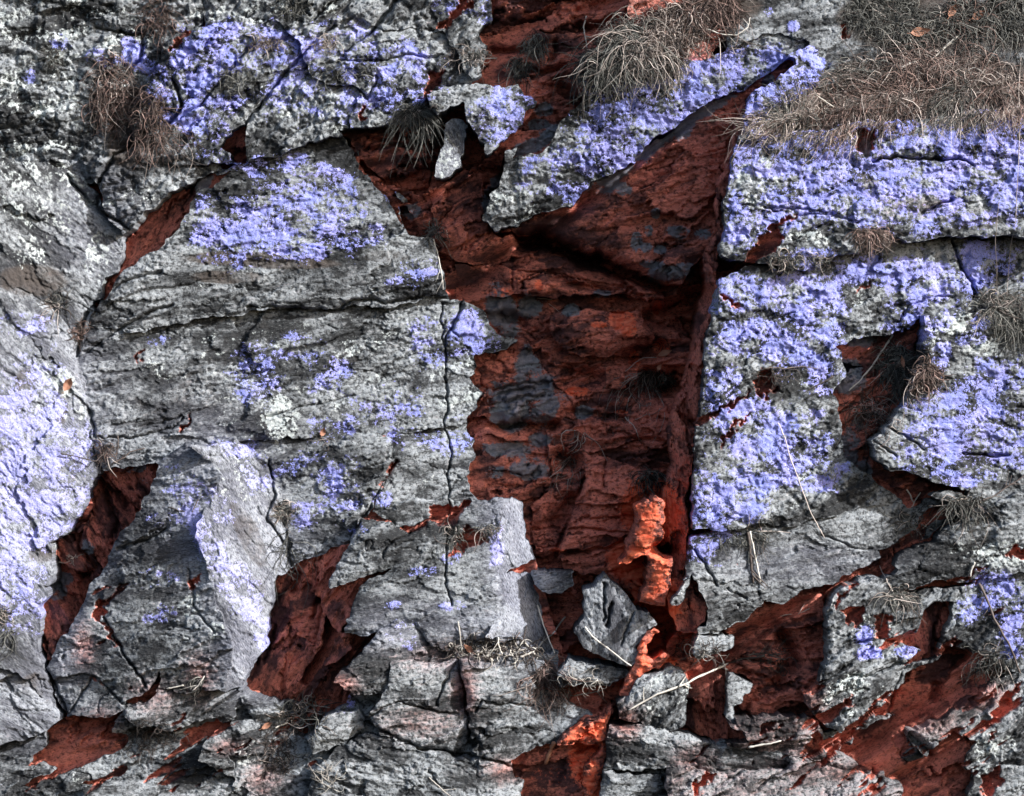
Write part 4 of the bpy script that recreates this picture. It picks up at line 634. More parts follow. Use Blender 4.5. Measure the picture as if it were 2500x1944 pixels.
BACK = .80
rock_obj = {}
IDX = np.arange(NY * NX).reshape(NY, NX)
for i, r in enumerate(ROCKS):
    rr, cc = np.nonzero(cell_lab == i)
    if len(rr) < 30: continue
    quads = np.stack([IDX[rr, cc], IDX[rr + 1, cc], IDX[rr + 1, cc + 1], IDX[rr, cc + 1]], 1)
    used, inv = np.unique(quads.ravel(), return_inverse=True)
    Q = inv.reshape(-1, 4)
    # height of a shared corner: the value this rock has there, not its neighbour's
    hv = H.ravel()[used].copy(); lv = LAB.ravel()[used]
    bad = lv != i
    if bad.any():
        acc = np.zeros(len(used)); cnt = np.zeros(len(used))
        gq = lv[Q] == i
        hq = hv[Q]
        okm = np.where(gq, hq, 0).sum(1); okn = gq.sum(1)
        for k in range(4):
            np.add.at(acc, Q[:, k], okm); np.add.at(cnt, Q[:, k], okn)
        fix = bad & (cnt > 0)
        hv[fix] = (acc[fix] / cnt[fix])
    av = {}
    for k, a in ATTR.items():
        x = a.ravel()[used].copy()
        if k == 'shade_rust' and bad.any():
            acc2 = np.zeros(len(used)); xq = np.where(lv[Q] == i, x[Q], 0).sum(1)
            for kk in range(4): np.add.at(acc2, Q[:, kk], xq)
            x[fix] = acc2[fix] / cnt[fix]
        av[k] = x.astype(np.float32)
    V = np.stack([VX.ravel()[used], -hv, VZ.ravel()[used]], 1)
    # side walls down into the cliff
    e = np.concatenate([Q[:, [0, 1]], Q[:, [1, 2]], Q[:, [2, 3]], Q[:, [3, 0]]])
    key = np.sort(e, 1); key = key[:, 0].astype(np.int64) * len(used) + key[:, 1]
    uk, ui, un = np.unique(key, return_index=True, return_counts=True)
    be = e[ui[un == 1]]
    bv, binv = np.unique(be.ravel(), return_inverse=True)
    be2 = binv.reshape(-1, 2)
    n0 = len(used)
    top = V[bv].copy(); bot = top.copy(); mid = top.copy()
    mid[:, 1] = np.minimum(top[:, 1] + .12, BACK - .01)
    bot[:, 1] = BACK
    nb = len(bv)
    cx, cz = V[:, 0].mean(), V[:, 2].mean()
    for ring, kk in ((mid, .985),):
        ring[:, 0] = ring[:, 0]; ring[:, 2] = ring[:, 2]
    V = np.concatenate([V, top, mid, bot])
    a_, b_ = be2[:, 0], be2[:, 1]
    S1 = np.stack([n0 + b_, n0 + a_, n0 + nb + a_, n0 + nb + b_], 1)
    S2 = np.stack([n0 + nb + b_, n0 + nb + a_, n0 + 2 * nb + a_, n0 + 2 * nb + b_], 1)
    QQ = np.concatenate([Q, S1, S2])
    smooth = np.ones(len(QQ), bool); smooth[len(Q):] = False
    org = np.array([cx, -float(hv.mean()), cz])
    me = set_mesh(r['name'], V - org, QQ, smooth)
    for k, x in av.items():
        full = np.concatenate([x, x[bv], x[bv], x[bv]]).astype(np.float32)
        at = me.attributes.new(k, 'FLOAT', 'POINT')
        at.data.foreach_set('value', full)
    me.materials.append(M_ROCK)
    o = bpy.data.objects.new(r['name'], me)
    COL.objects.link(o)
    if r['parent'] is not None:
        p = rock_obj[r['parent']]
        o.parent = p
        o.location = Vector(org.tolist()) - p.location
        if r['label']: o['label'] = r['label']
    else:
        o.location = org.tolist()
        if i == 0:
            o['kind'] = 'structure'
        else:
            o['label'] = r['label']
            o['category'] = 'soil' if 'earth' in r['name'] else ('bank' if 'bank' in r['name'] else 'rock')
    rock_obj[i] = o

# the cliff goes on behind and around the part in view
def cliff():
    xs = np.linspace(-9, 9, 180); zs = np.linspace(-7, 7, 140)
    X, Z = np.meshgrid(xs, zs)
    h = .05 + .12 * fbm(X / .9, Z / .5, 4) + .06 * terrace(fbm(X / .5, Z / .2, 3), 6)
    x0, x1 = WX.min(), WX.max(); z0, z1 = WZ.min(), WZ.max()
    d = np.maximum(np.maximum(x0 - X, X - x1), np.maximum(z0 - Z, Z - z1))
    h = np.where(d < .0, -BACK - .06, h)
    h = np.where((d >= 0) & (d < .1), np.minimum(h, .0), h)
    ny, nx = X.shape
    I = np.arange(nx * ny).reshape(ny, nx)
    Q = np.stack([I[:-1, :-1], I[:-1, 1:], I[1:, 1:], I[1:, :-1]], -1).reshape(-1, 4)
    me = set_mesh('cliff', np.stack([X, -h, Z], -1).reshape(-1, 3), Q, np.ones(len(Q), bool))
    for k in ATTR:
        at = me.attributes.new(k, 'FLOAT', 'POINT')
        val = {'su': X, 'sv': Z, 'tone': .5 + 0 * X, 'lav': .42 + .3 * fbm(X / .5, Z / .4, 3), 'wht': .35 + .2 * fbm(X / .3, Z / .3, 2)}.get(k, X * 0)
        at.data.foreach_set('value', np.asarray(val, np.float32).ravel())
    me.materials.append(M_ROCK)
    o = bpy.data.objects.new('cliff', me); COL.objects.link(o)
    o['kind'] = 'structure'
cliff()
#GRASS
# ------------------------------------------------------------------ grass, roots, twigs, leaves
def surf(x, z):
    j = np.clip(((x / S + 1250) - GX[0]) / DX, 0, NX - 1).astype(int)
    i = np.clip(((972 - z / S) - GY[0]) / DX, 0, NY - 1).astype(int)
    return H[i, j]
def ribbons(P, W, rs):
    """P: blades x points x 3, W: blades x points half widths -> vertices, quads"""
    n, k, _ = P.shape
    tan = np.gradient(P, axis=1)
    tan /= np.linalg.norm(tan, axis=2, keepdims=True) + 1e-9
    ref = rs.normal(size=(n, 1, 3)) * np.array([.5, .5, .5]) + np.array([0, -1., 0])
    side = np.cross(tan, np.broadcast_to(ref, tan.shape))
    side /= np.linalg.norm(side, axis=2, keepdims=True) + 1e-9
    nrm = np.cross(side, tan)
    a = P + side * W[..., None]; b = P - side * W[..., None]; c = P - nrm * W[..., None] * 1.2
    V = np.stack([a, b, c], 2).reshape(-1, 3)
    base = (np.arange(n)[:, None] * k + np.arange(k - 1)[None]) * 3
    Q = []
    for p, q in ((0, 1), (1, 2), (2, 0)):
        Q.append(np.stack([base + p, base + q, base + 3 + q, base + 3 + p], -1).reshape(-1, 4))
    return V, np.concatenate(Q)
def add_plant(name, label, cat, V, Q, tone, mat, org, group=None, parent=None):
    me = set_mesh(name, V - org, Q, np.ones(len(Q), bool))
    at = me.attributes.new('tone', 'FLOAT', 'POINT'); at.data.foreach_set('value', tone.astype(np.float32))
    me.materials.append(mat)
    o = bpy.data.objects.new(name, me); COL.objects.link(o)
    o.location = [float(q) for q in org]
    if parent is not None:
        o.parent = parent; o.location = Vector([float(q) for q in org]) - parent.location
        return o
    o['label'] = label; o['category'] = cat
    if group: o['group'] = group
    return o
_seed = [100]
def blades(x, y, rx, ry, n, length, direction, spread, droop, out, curl, width, clamp=True):
    _seed[0] += 1
    rs = np.random.RandomState(_seed[0])
    x *= 1.14469; y *= 1.14469; big = n >= 200; n = max(6, int(n * (1.3 if big else .72))); width = width * (.95 if big else .82); out = out * (.75 if big else .6)
    L = length * (.25 + .85 * rs.rand(n)); rx *= 1.25; ry *= 1.25; spread = spread * 1.35
    a = rs.rand(n) * 6.283; r = np.sqrt(rs.rand(n))
    bx = (x + np.cos(a) * r * rx * 1.14469 - 1250) * S
    bz = (972 - (y + np.sin(a) * r * ry * 1.14469)) * S
    bh = surf(bx, bz)
    th = np.radians(direction + spread * rs.normal(size=n))
    cu = 1.4 * curl * rs.normal(size=n); wob = rs.normal(size=n) * .8
    o = out * (.2 + rs.rand(n))
    K = 8
    P = np.zeros((n, K, 3)); cx, cz = bx.copy(), bz.copy()
    t = np.linspace(0, 1, K)
    for k in range(K):
        if k:
            ang_ = th + cu * t[k] + wob * math.sin(5 * t[k])
            cx = cx + np.cos(ang_) * L / (K - 1); cz = cz + np.sin(ang_) * L / (K - 1) - droop * L * (t[k] ** 2 - t[k - 1] ** 2)
        hh = bh + L * o * t[k] * (1 - .55 * t[k])
        if clamp: hh = np.maximum(hh, surf(cx, cz) + .003 + .006 * t[k])
        P[:, k] = np.stack([cx, -hh - (.0 if k else -.01), cz], 1)
    W = width * (.7 + .6 * rs.rand(n))[:, None] * np.array([1, 1, 1, .95, .85, .7, .5, .2])[None]
    V, Q = ribbons(P, W, rs)
    tone = np.repeat(rs.rand(n) ** 2.4, K * 3)
    org = np.array([(x - 1250) * S, -float(np.median(bh)), (972 - y) * S])
    return V, Q, tone, org
def tuft(label, x, y, rx, ry, n, length, direction=90, spread=40, droop=.5, out=.5, curl=.8, width=.0016, mat=None, name='grass_tuft', cat='grass', inner=None):
    V, Q, tn, org = blades(x, y, rx, ry, n, length, direction, spread, droop, out, curl, width)
    o = add_plant(name, label, cat, V, Q, tn, mat or M_STRAW, org)
    if inner:       # dead or dark under-growth of the same tuft
        V, Q, tn, org2 = blades(x, y, rx * .8, ry * .8, *inner[:2], direction, spread * 1.3, droop, out * .6, curl, width * 1.1)
        add_plant(inner[3], None, None, V, Q, tn, inner[2], org2, parent=o)
    return o
DK = lambda n, L: (n, L, M_DARKG, 'dead_blades')
RU = lambda n, L: (n, L, M_RUSSET, 'dead_blades')
# upper left
tuft('russet grass clump above the black hollow in the upper left', 245, 160, 36, 40, 170, .11, 250, 50, .3, .5, 1.2, mat=M_RUSSET, inner=(60, .2, M_STRAW, 'stems'))
tuft('dense brown grass clump over the black hollow in the upper left', 270, 230, 70, 34, 380, .10, 200, 90, .3, .5, 1.6, mat=M_RUSSET, inner=DK(160, .12))
tuft('lower brown grass hanging below the black hollow in the upper left', 345, 290, 54, 20, 130, .12, 265, 35, .3, .4, .8, mat=M_RUSSET, inner=(40, .16, M_STRAW, 'stems'))
tuft('dry grass at the top edge in the upper left', 335, 30, 22, 30, 150, .11, 280, 45, .3, .5, 1.0, mat=M_RUSSET)
tuft('star-shaped dark grass sprig on the white crusted rock', 108, 128, 8, 6, 60, .10, 60, 90, .2, .3, .6, mat=M_DARKG)
tuft('dry curled grass ball at the top left of centre', 625, 8, 26, 14, 140, .10, 250, 80, .2, .5, 1.6, mat=M_DARKG)
tuft('upper pale grass wad in the diagonal rock seam', 570, 90, 26, 10, 130, .06, 210, 80, .2, .5, 1.6)
tuft('lower grass wad in the diagonal rock seam', 500, 165, 30, 22, 170, .07, 230, 70, .2, .5, 1.6, mat=M_DARKG)
tuft('small grass wad on the lichen rock right of the seam', 690, 88, 22, 10, 110, .06, 200, 80, .2, .5, 1.4)
tuft('thin dry grass on the rock above the red hollow', 720, 150, 60, 10, 90, .07, 190, 60, .2, .4, 1.0, mat=M_DARKG)
tuft('pale wispy grass tuft above the crumbly red face', 895, 238, 30, 8, 100, .07, 120, 60, .9, .6, 1.2, inner=DK(220, .14))
tuft('dark grass hanging beside the pale rock shaft', 908, 258, 12, 16, 130, .13, 262, 22, .2, .3, .5, mat=M_DARKG)
tuft('white wispy grass at the left rim of the red soil', 1000, 120, 34, 10, 80, .08, 20, 70, .2, .5, 1.3, inner=DK(60, .08))
tuft('dark hanging grass in the middle of the red soil slope', 1140, 80, 20, 18, 170, .10, 262, 25, .2, .4, .6, mat=M_DARKG)
tuft('lower dark hanging grass in the red soil slope', 1110, 130, 16, 16, 150, .11, 255, 25, .2, .4, .6, mat=M_DARKG)
# thicket top centre
tuft('leftmost drooping grass of the top centre thicket', 1290, 130, 40, 30, 300, .15, 235, 30, .3, .5, .7, mat=M_DARKG, inner=(70, .19, M_STRAW, 'stems'))
tuft('arching pale grass in the top centre thicket', 1350, 80, 40, 34, 150, .20, 222, 26, .4, .6, .9, inner=DK(300, .17))
tuft('bushy pinkish grass crown in the top centre thicket', 1440, 60, 50, 36, 620, .08, 200, 120, .2, .7, 2.2, inner=RU(300, .09))
tuft('tangled lower edge of the top centre thicket', 1390, 130, 56, 22, 420, .11, 210, 90, .3, .6, 1.6, inner=DK(220, .12))
tuft('russet grass at the top edge right of the thicket crown', 1520, 15, 44, 20, 420, .12, 230, 60, .3, .6, 1.2, mat=M_RUSSET, inner=(60, .15, M_STRAW, 'stems'))
tuft('curled bare stems right of the top centre thicket', 1510, 85, 40, 20, 60, .22, 330, 70, .2, .5, 2.2, width=.0018)
# thicket top right
tuft('dark leafy grass mass at the top edge right of the smooth rock', 1880, 30, 60, 34, 560, .10, 250, 100, .2, .6, 2.0, mat=M_DARKG, inner=(110, .13, M_STRAW, 'stems'))
tuft('leafy grass mass over the smooth rock at top right', 1950, 70, 50, 26, 420, .09, 240, 100, .2, .6, 2.0, mat=M_DARKG, inner=(120, .11, M_STRAW, 'stems'))
tuft('brown grass at the top right with red leaves under it', 2060, 40, 46, 34, 320, .12, 240, 70, .3, .6, 1.4, mat=M_DARKG, inner=RU(200, .12))
tuft('wiry grass in the top right corner', 2150, 30, 40, 40, 240, .14, 240, 60, .3, .6, 1.2, mat=M_DARKG, inner=(50, .16, M_STRAW, 'stems'))
for k, (lb, x, y, n) in enumerate((
    ('small russet tuft at the left end of the long grass bank', 1630, 268, 300), ('low flattened grass left in the long grass bank', 1720, 262, 420),
    ('combed grass sweep in the left middle of the long grass bank', 1800, 228, 520), ('thick matted grass in the middle of the long grass bank', 1890, 215, 560),
    ('matted grass under the pale straw in the long grass bank', 1870, 160, 420), ('swirled russet grass in the right middle of the long grass bank', 1970, 205, 560),
    ('upper matted grass right of the pale straw', 1990, 140, 420), ('matted grass near the right end of the long grass bank', 2070, 200, 520),
    ('upper grass near the right end of the long grass bank', 2100, 140, 360), ('grass at the right edge end of the long bank', 2165, 190, 420))):
    tuft(lb, x, y, 50, 18, int(n * .55), .21 if k else .08, (206, 168, 212, 195, 222, 150, 200, 215, 190, 230)[k], 22, .15, .35, .55, width=.0014, mat=M_DARKG if k % 3 == 1 else M_RUSSET, inner=(int(n * .5), .20, M_STRAW, 'straws'))
# right crack tufts and clumps
tuft('grey curled tuft in the rock crack right of the cleft', 1672, 556, 26, 8, 120, .06, 260, 70, .2, .6, 1.8, mat=M_DARKG, inner=(50, .09, M_STRAW, 'stems'))
tuft('second curled tuft along the rock crack right of the cleft', 1745, 556, 26, 6, 110, .055, 250, 60, .2, .6, 1.8, mat=M_DARKG, inner=(50, .08, M_STRAW, 'stems'))
tuft('brown brush-like tuft at the upper end of the rock crack', 1855, 500, 28, 6, 200, .08, 255, 35, .2, .5, .7, mat=M_RUSSET, inner=(70, .10, M_STRAW, 'stems'))
tuft('large dry tuft at the right edge above the bright rock', 2140, 650, 44, 16, 300, .11, 245, 60, .3, .6, 1.4, mat=M_DARKG, inner=(120, .13, M_STRAW, 'stems'))
tuft('dry tuft at the right edge beside the thick white stick', 2168, 690, 24, 20, 260, .11, 260, 50, .3, .6, 1.2, mat=M_DARKG, inner=(60, .12, M_STRAW, 'stems'))
tuft('dark root clump hanging in the right hollow', 1920, 775, 20, 36, 320, .13, 265, 40, .2, .5, 1.2, mat=M_DARKG, name='root_clump', cat='roots', inner=(70, .15, M_STRAW, 'rootlets'))
tuft('matted brown roots right of the dark hanging clump', 1955, 800, 30, 20, 240, .09, 320, 60, .2, .5, 2.0, mat=M_RUSSET, name='root_clump', cat='roots', width=.0024, inner=(70, .10, M_STRAW, 'rootlets'))
tuft('pale thin roots dangling below the right hollow clump', 1860, 870, 34, 24, 90, .20, 255, 40, .2, .4, 1.8, mat=M_STRAW, name='root_clump', cat='roots', inner=(110, .18, M_RUSSET, 'rootlets'))
# in the central cleft
tuft('straw bundle hanging in the shade of the central cleft', 1392, 795, 14, 8, 60, .28, 236, 7, .25, .4, .35, mat=M_STRAW, inner=DK(60, .09))
tuft('black tuft against the right wall of the cleft', 1420, 812, 22, 14, 200, .05, 240, 90, .2, .6, 1.8, mat=M_DARKG)
tuft('small dark tuft above the orange soil', 1395, 1012, 24, 8, 180, .11, 262, 18, .1, .4, .5, mat=M_DARKG, inner=(14, .13, M_STRAW, 'stems'))
tuft('thin straw tuft between the red blocks of the cleft', 1215, 985, 12, 10, 50, .17, 262, 16, .1, .3, .6)
tuft('thin grass tips above the leaning red slab', 1240, 925, 12, 8, 24, .14, 275, 22, .1, .3, .5)
tuft('white grass wisp at the upper right corner of the bedded slab', 925, 488, 12, 6, 46, .07, 60, 110, .3, .5, 1.8, inner=(60, .10, M_DARKG, 'dead_blades'))
# lower half
tuft('black bristly tuft in the crack right of the wedge block', 600, 1095, 14, 18, 170, .05, 60, 90, .2, .5, 1.0, mat=M_DARKG, inner=(60, .07, M_STRAW, 'stems'))
tuft('dark rootlets hanging into the deep red cleft', 612, 1150, 8, 30, 40, .24, 272, 9, .1, .3, .5, mat=M_DARKG, name='root_clump', cat='roots')
tuft('dark tuft in the notch of the squared block', 968, 1140, 9, 24, 110, .07, 270, 35, .1, .4, .8, mat=M_DARKG, inner=(20, .10, M_STRAW, 'stems'))
tuft('small frizzy tuft on top of the squared block', 1042, 1130, 26, 8, 60, .06, 190, 60, .2, .5, 1.4, mat=M_DARKG, inner=(40, .08, M_STRAW, 'stems'))
tuft('dark spray of roots below the tall violet slab', 1560, 1140, 34, 7, 80, .10, 250, 40, .2, .4, .8, mat=M_DARKG, name='root_clump', cat='roots')
tuft('dark roots spreading right below the tall violet slab', 1610, 1135, 26, 5, 60, .12, 310, 45, .2, .4, .7, mat=M_DARKG, name='root_clump', cat='roots', inner=(14, .14, M_STRAW, 'rootlets'))
tuft('hanging grass tuft at the upper end of the red diagonal seam', 2058, 1065, 26, 10, 180, .15, 275, 26, .2, .5, .8, mat=M_DARKG, inner=(50, .17, M_STRAW, 'stems'))
tuft('loose rootlets left of the red diagonal seam', 1950, 1110, 34, 16, 70, .11, 230, 60, .2, .4, 1.6, mat=M_DARKG, name='root_clump', cat='roots', inner=(20, .10, M_STRAW, 'rootlets'))
tuft('grey tuft on the large broken block', 1915, 1268, 22, 10, 150, .10, 320, 40, .3, .5, .8, mat=M_DARKG, inner=(50, .11, M_STRAW, 'stems'))
tuft('grey wiry tuft at the lower right edge', 2110, 1410, 26, 22, 170, .11, 260, 45, .2, .5, 1.0, mat=M_DARKG, inner=(60, .11, M_STRAW, 'stems'))
tuft('driftwood litter on the ledge below the squared block', 1010, 1385, 46, 10, 120, .08, 170, 100, .1, .5, 1.0, mat=M_ROOT, width=.0026, name='litter_heap', cat='litter', inner=(70, .08, M_TWIG, 'sticks'))
tuft('tangled litter right of the driftwood on the ledge', 1095, 1388, 44, 10, 120, .09, 200, 90, .1, .5, 1.0, mat=M_ROOT, width=.0026, name='litter_heap', cat='litter', inner=(60, .09, M_TWIG, 'sticks'))
tuft('brown fibrous root bunch hanging from the ledge', 1165, 1430, 16, 22, 170, .20, 280, 14, .1, .4, .8, mat=M_RUSSET, name='root_clump', cat='roots', inner=(60, .20, M_STRAW, 'rootlets'))
tuft('pale straw scraps right of the hanging root bunch', 1230, 1460, 50, 16, 50, .08, 10, 70, .1, .4, .8, mat=M_TWIG, name='litter_heap', cat='litter')
tuft('straw litter pile between the cobbles at the bottom', 640, 1535, 40, 26, 140, .10, 50, 50, .1, .4, .5, mat=M_DARKG, name='litter_heap', cat='litter', width=.0024, inner=(60, .10, M_STRAW, 'straws'))
tuft('black wiry tangle over the red seams at bottom left', 325, 1570, 40, 30, 130, .12, 90, 110, .1, .3, 2.4, mat=M_ROOT, name='root_clump', cat='roots')
tuft('black wiry tangle right of the rounded pale rock', 595, 1600, 26, 40, 150, .11, 90, 110, .1, .3, 2.4, mat=M_ROOT, name='root_clump', cat='roots', inner=(30, .10, M_STRAW, 'rootlets'))
tuft('pale straw sprig at the bottom edge left of centre', 703, 1660, 12, 22, 46, .11, 95, 30, .1, .4, .5, mat=M_TWIG)
tuft('brown grass sprig at the left edge low down', 12, 1308, 12, 8, 110, .07, 60, 100, .2, .5, 1.2, mat=M_DARKG, inner=(40, .08, M_STRAW, 'stems'))
tuft('thin straw hanging below the low left sprig', 26, 1340, 10, 10, 40, .14, 265, 14, .1, .2, .6, mat=M_DARKG)
tuft('grass sprig in the crack of the left edge', 125, 645, 20, 10, 70, .10, 120, 70, .2, .4, 1.2, mat=M_DARKG, inner=(24, .10, M_STRAW, 'stems'))
tuft('brown root pad in the crack above the leaning slab', 168, 705, 8, 16, 120, .06, 260, 60, .1, .4, 1.4, mat=M_RUSSET)
tuft('small straw knot above the left red cleft', 220, 962, 10, 14, 70, .07, 270, 70, .1, .4, 1.0, mat=M_RUSSET, inner=(20, .09, M_STRAW, 'stems'))
tuft('tiny straw sprig on the rim of the left red cleft', 148, 1194, 6, 4, 26, .05, 90, 80, .1, .4, .8)
tuft('little curled straw on the bedded slab', 690, 938, 6, 8, 18, .06, 250, 50, .1, .3, .8)
tuft('dark moss line at the foot of the wedge block', 430, 1445, 10, 10, 40, .07, 235, 12, .1, .2, .4, mat=M_DARKG, inner=(6, .09, M_TWIG, 'stems'))
tuft('roots fanning over the small dark hole in the right slab', 1650, 800, 30, 14, 60, .11, 200, 90, .1, .3, 1.6, mat=M_ROOT, name='root_clump', cat='roots')
tuft('small straw tuft in the lower right red hollow', 1660, 1405, 20, 16, 60, .12, 100, 90, .1, .4, .8, mat=M_ROOT, name='root_clump', cat='roots')
tuft('twiggy tuft at the foot of the red splinters', 1490, 1390, 40, 12, 90, .09, 60, 80, .1, .4, 1.2, mat=M_ROOT, name='root_clump', cat='roots', inner=(24, .10, M_TWIG, 'rootlets'))

def tube(label, pts, r0, r1, mat, name='twig', cat='twig', lift=.008, side=0):
    """a stick lying on the rock along picked points, with short side shoots"""
    _seed[0] += 1
    rs = np.random.RandomState(_seed[0])
    p = np.array([((x - 1250) * S, (972 - y) * S) for x, y in pts])
    seg = np.linspace(0, len(p) - 1, max(8, 5 * len(p)))
    def run(xz, ra, rb, lf):
        n = len(xz)
        xz = xz + np.cumsum(rs.normal(size=xz.shape), 0) * .0008
        hs = surf(xz[:, 0], xz[:, 1])
        line = np.linspace(hs[0], hs[-1], n)
        h = np.maximum(line, hs) + lf
        for _ in range(3):
            h[1:-1] = np.maximum((h[:-2] + 2 * h[1:-1] + h[2:]) / 4, hs[1:-1] + ra * .8)
        P = np.stack([xz[:, 0], -h, xz[:, 1]], 1)
        tg = np.gradient(P, axis=0); tg /= np.linalg.norm(tg, axis=1, keepdims=True) + 1e-9
        s1 = np.cross(tg, [0, 1., 0]); s1 /= np.linalg.norm(s1, axis=1, keepdims=True) + 1e-9
        s2 = np.cross(s1, tg)
        R = np.linspace(ra, rb, n) * (1 + .15 * rs.normal(size=n))
        m = 6
        a = np.arange(m) * 2 * np.pi / m
        V = P[:, None] + R[:, None, None] * (np.cos(a)[None, :, None] * s1[:, None] + np.sin(a)[None, :, None] * s2[:, None])
        I = np.arange(n * m).reshape(n, m)
        Q = np.stack([I[:-1], np.roll(I[:-1], -1, 1), np.roll(I[1:], -1, 1), I[1:]], -1).reshape(-1, 4)
        # close the ends with small cones
        V = V.reshape(-1, 3)
        e0 = len(V); V = np.concatenate([V, P[:1] - tg[:1] * ra * .5, P[-1:] + tg[-1:] * rb])
        c0 = np.stack([np.roll(I[0], -1), I[0], np.full(m, e0), np.full(m, e0)], 1)[:, :3]
        c1 = np.stack([I[-1], np.roll(I[-1], -1), np.full(m, e0 + 1)], 1)
        return V, Q, np.concatenate([c0, c1])
    xs = np.interp(seg, np.arange(len(p)), p[:, 0]); zs = np.interp(seg, np.arange(len(p)), p[:, 1])
    VV, QQ, TT = run(np.stack([xs, zs], 1), r0, r1, lift)
    for _ in range(side):
        k = rs.randint(2, len(xs) - 2)
        d = np.array([xs[k + 1] - xs[k], zs[k + 1] - zs[k]]); d /= np.linalg.norm(d) + 1e-9
        a = rs.choice([-1, 1]) * rs.uniform(.5, 1.0)
        d = np.array([d[0] * math.cos(a) - d[1] * math.sin(a), d[0] * math.sin(a) + d[1] * math.cos(a)])
        L = rs.uniform(.03, .09); t = np.linspace(0, 1, 6)[:, None]
        v2, q2, t2 = run(np.array([xs[k], zs[k]]) + d * L * t, r1 * .8, r1 * .3, lift)
        QQ = np.concatenate([QQ, q2 + len(VV)]); TT = np.concatenate([TT, t2 + len(VV)]); VV = np.concatenate([VV, v2])
    org = np.array([xs[0], VV[0, 1], zs[0]])
    me = bpy.data.meshes.new(name)
    me.from_pydata((VV - org).tolist(), [], QQ.tolist() + TT.tolist())
    for f in me.polygons: f.use_smooth = True
    at = me.attributes.new('tone', 'FLOAT', 'POINT'); at.data.foreach_set('value', np.full(len(VV), rs.uniform(.3, 1), np.float32))
    me.materials.append(mat)
    o = bpy.data.objects.new(name, me); COL.objects.link(o)
    o.location = org.tolist(); o['label'] = label; o['category'] = cat
    return o
MM = .001
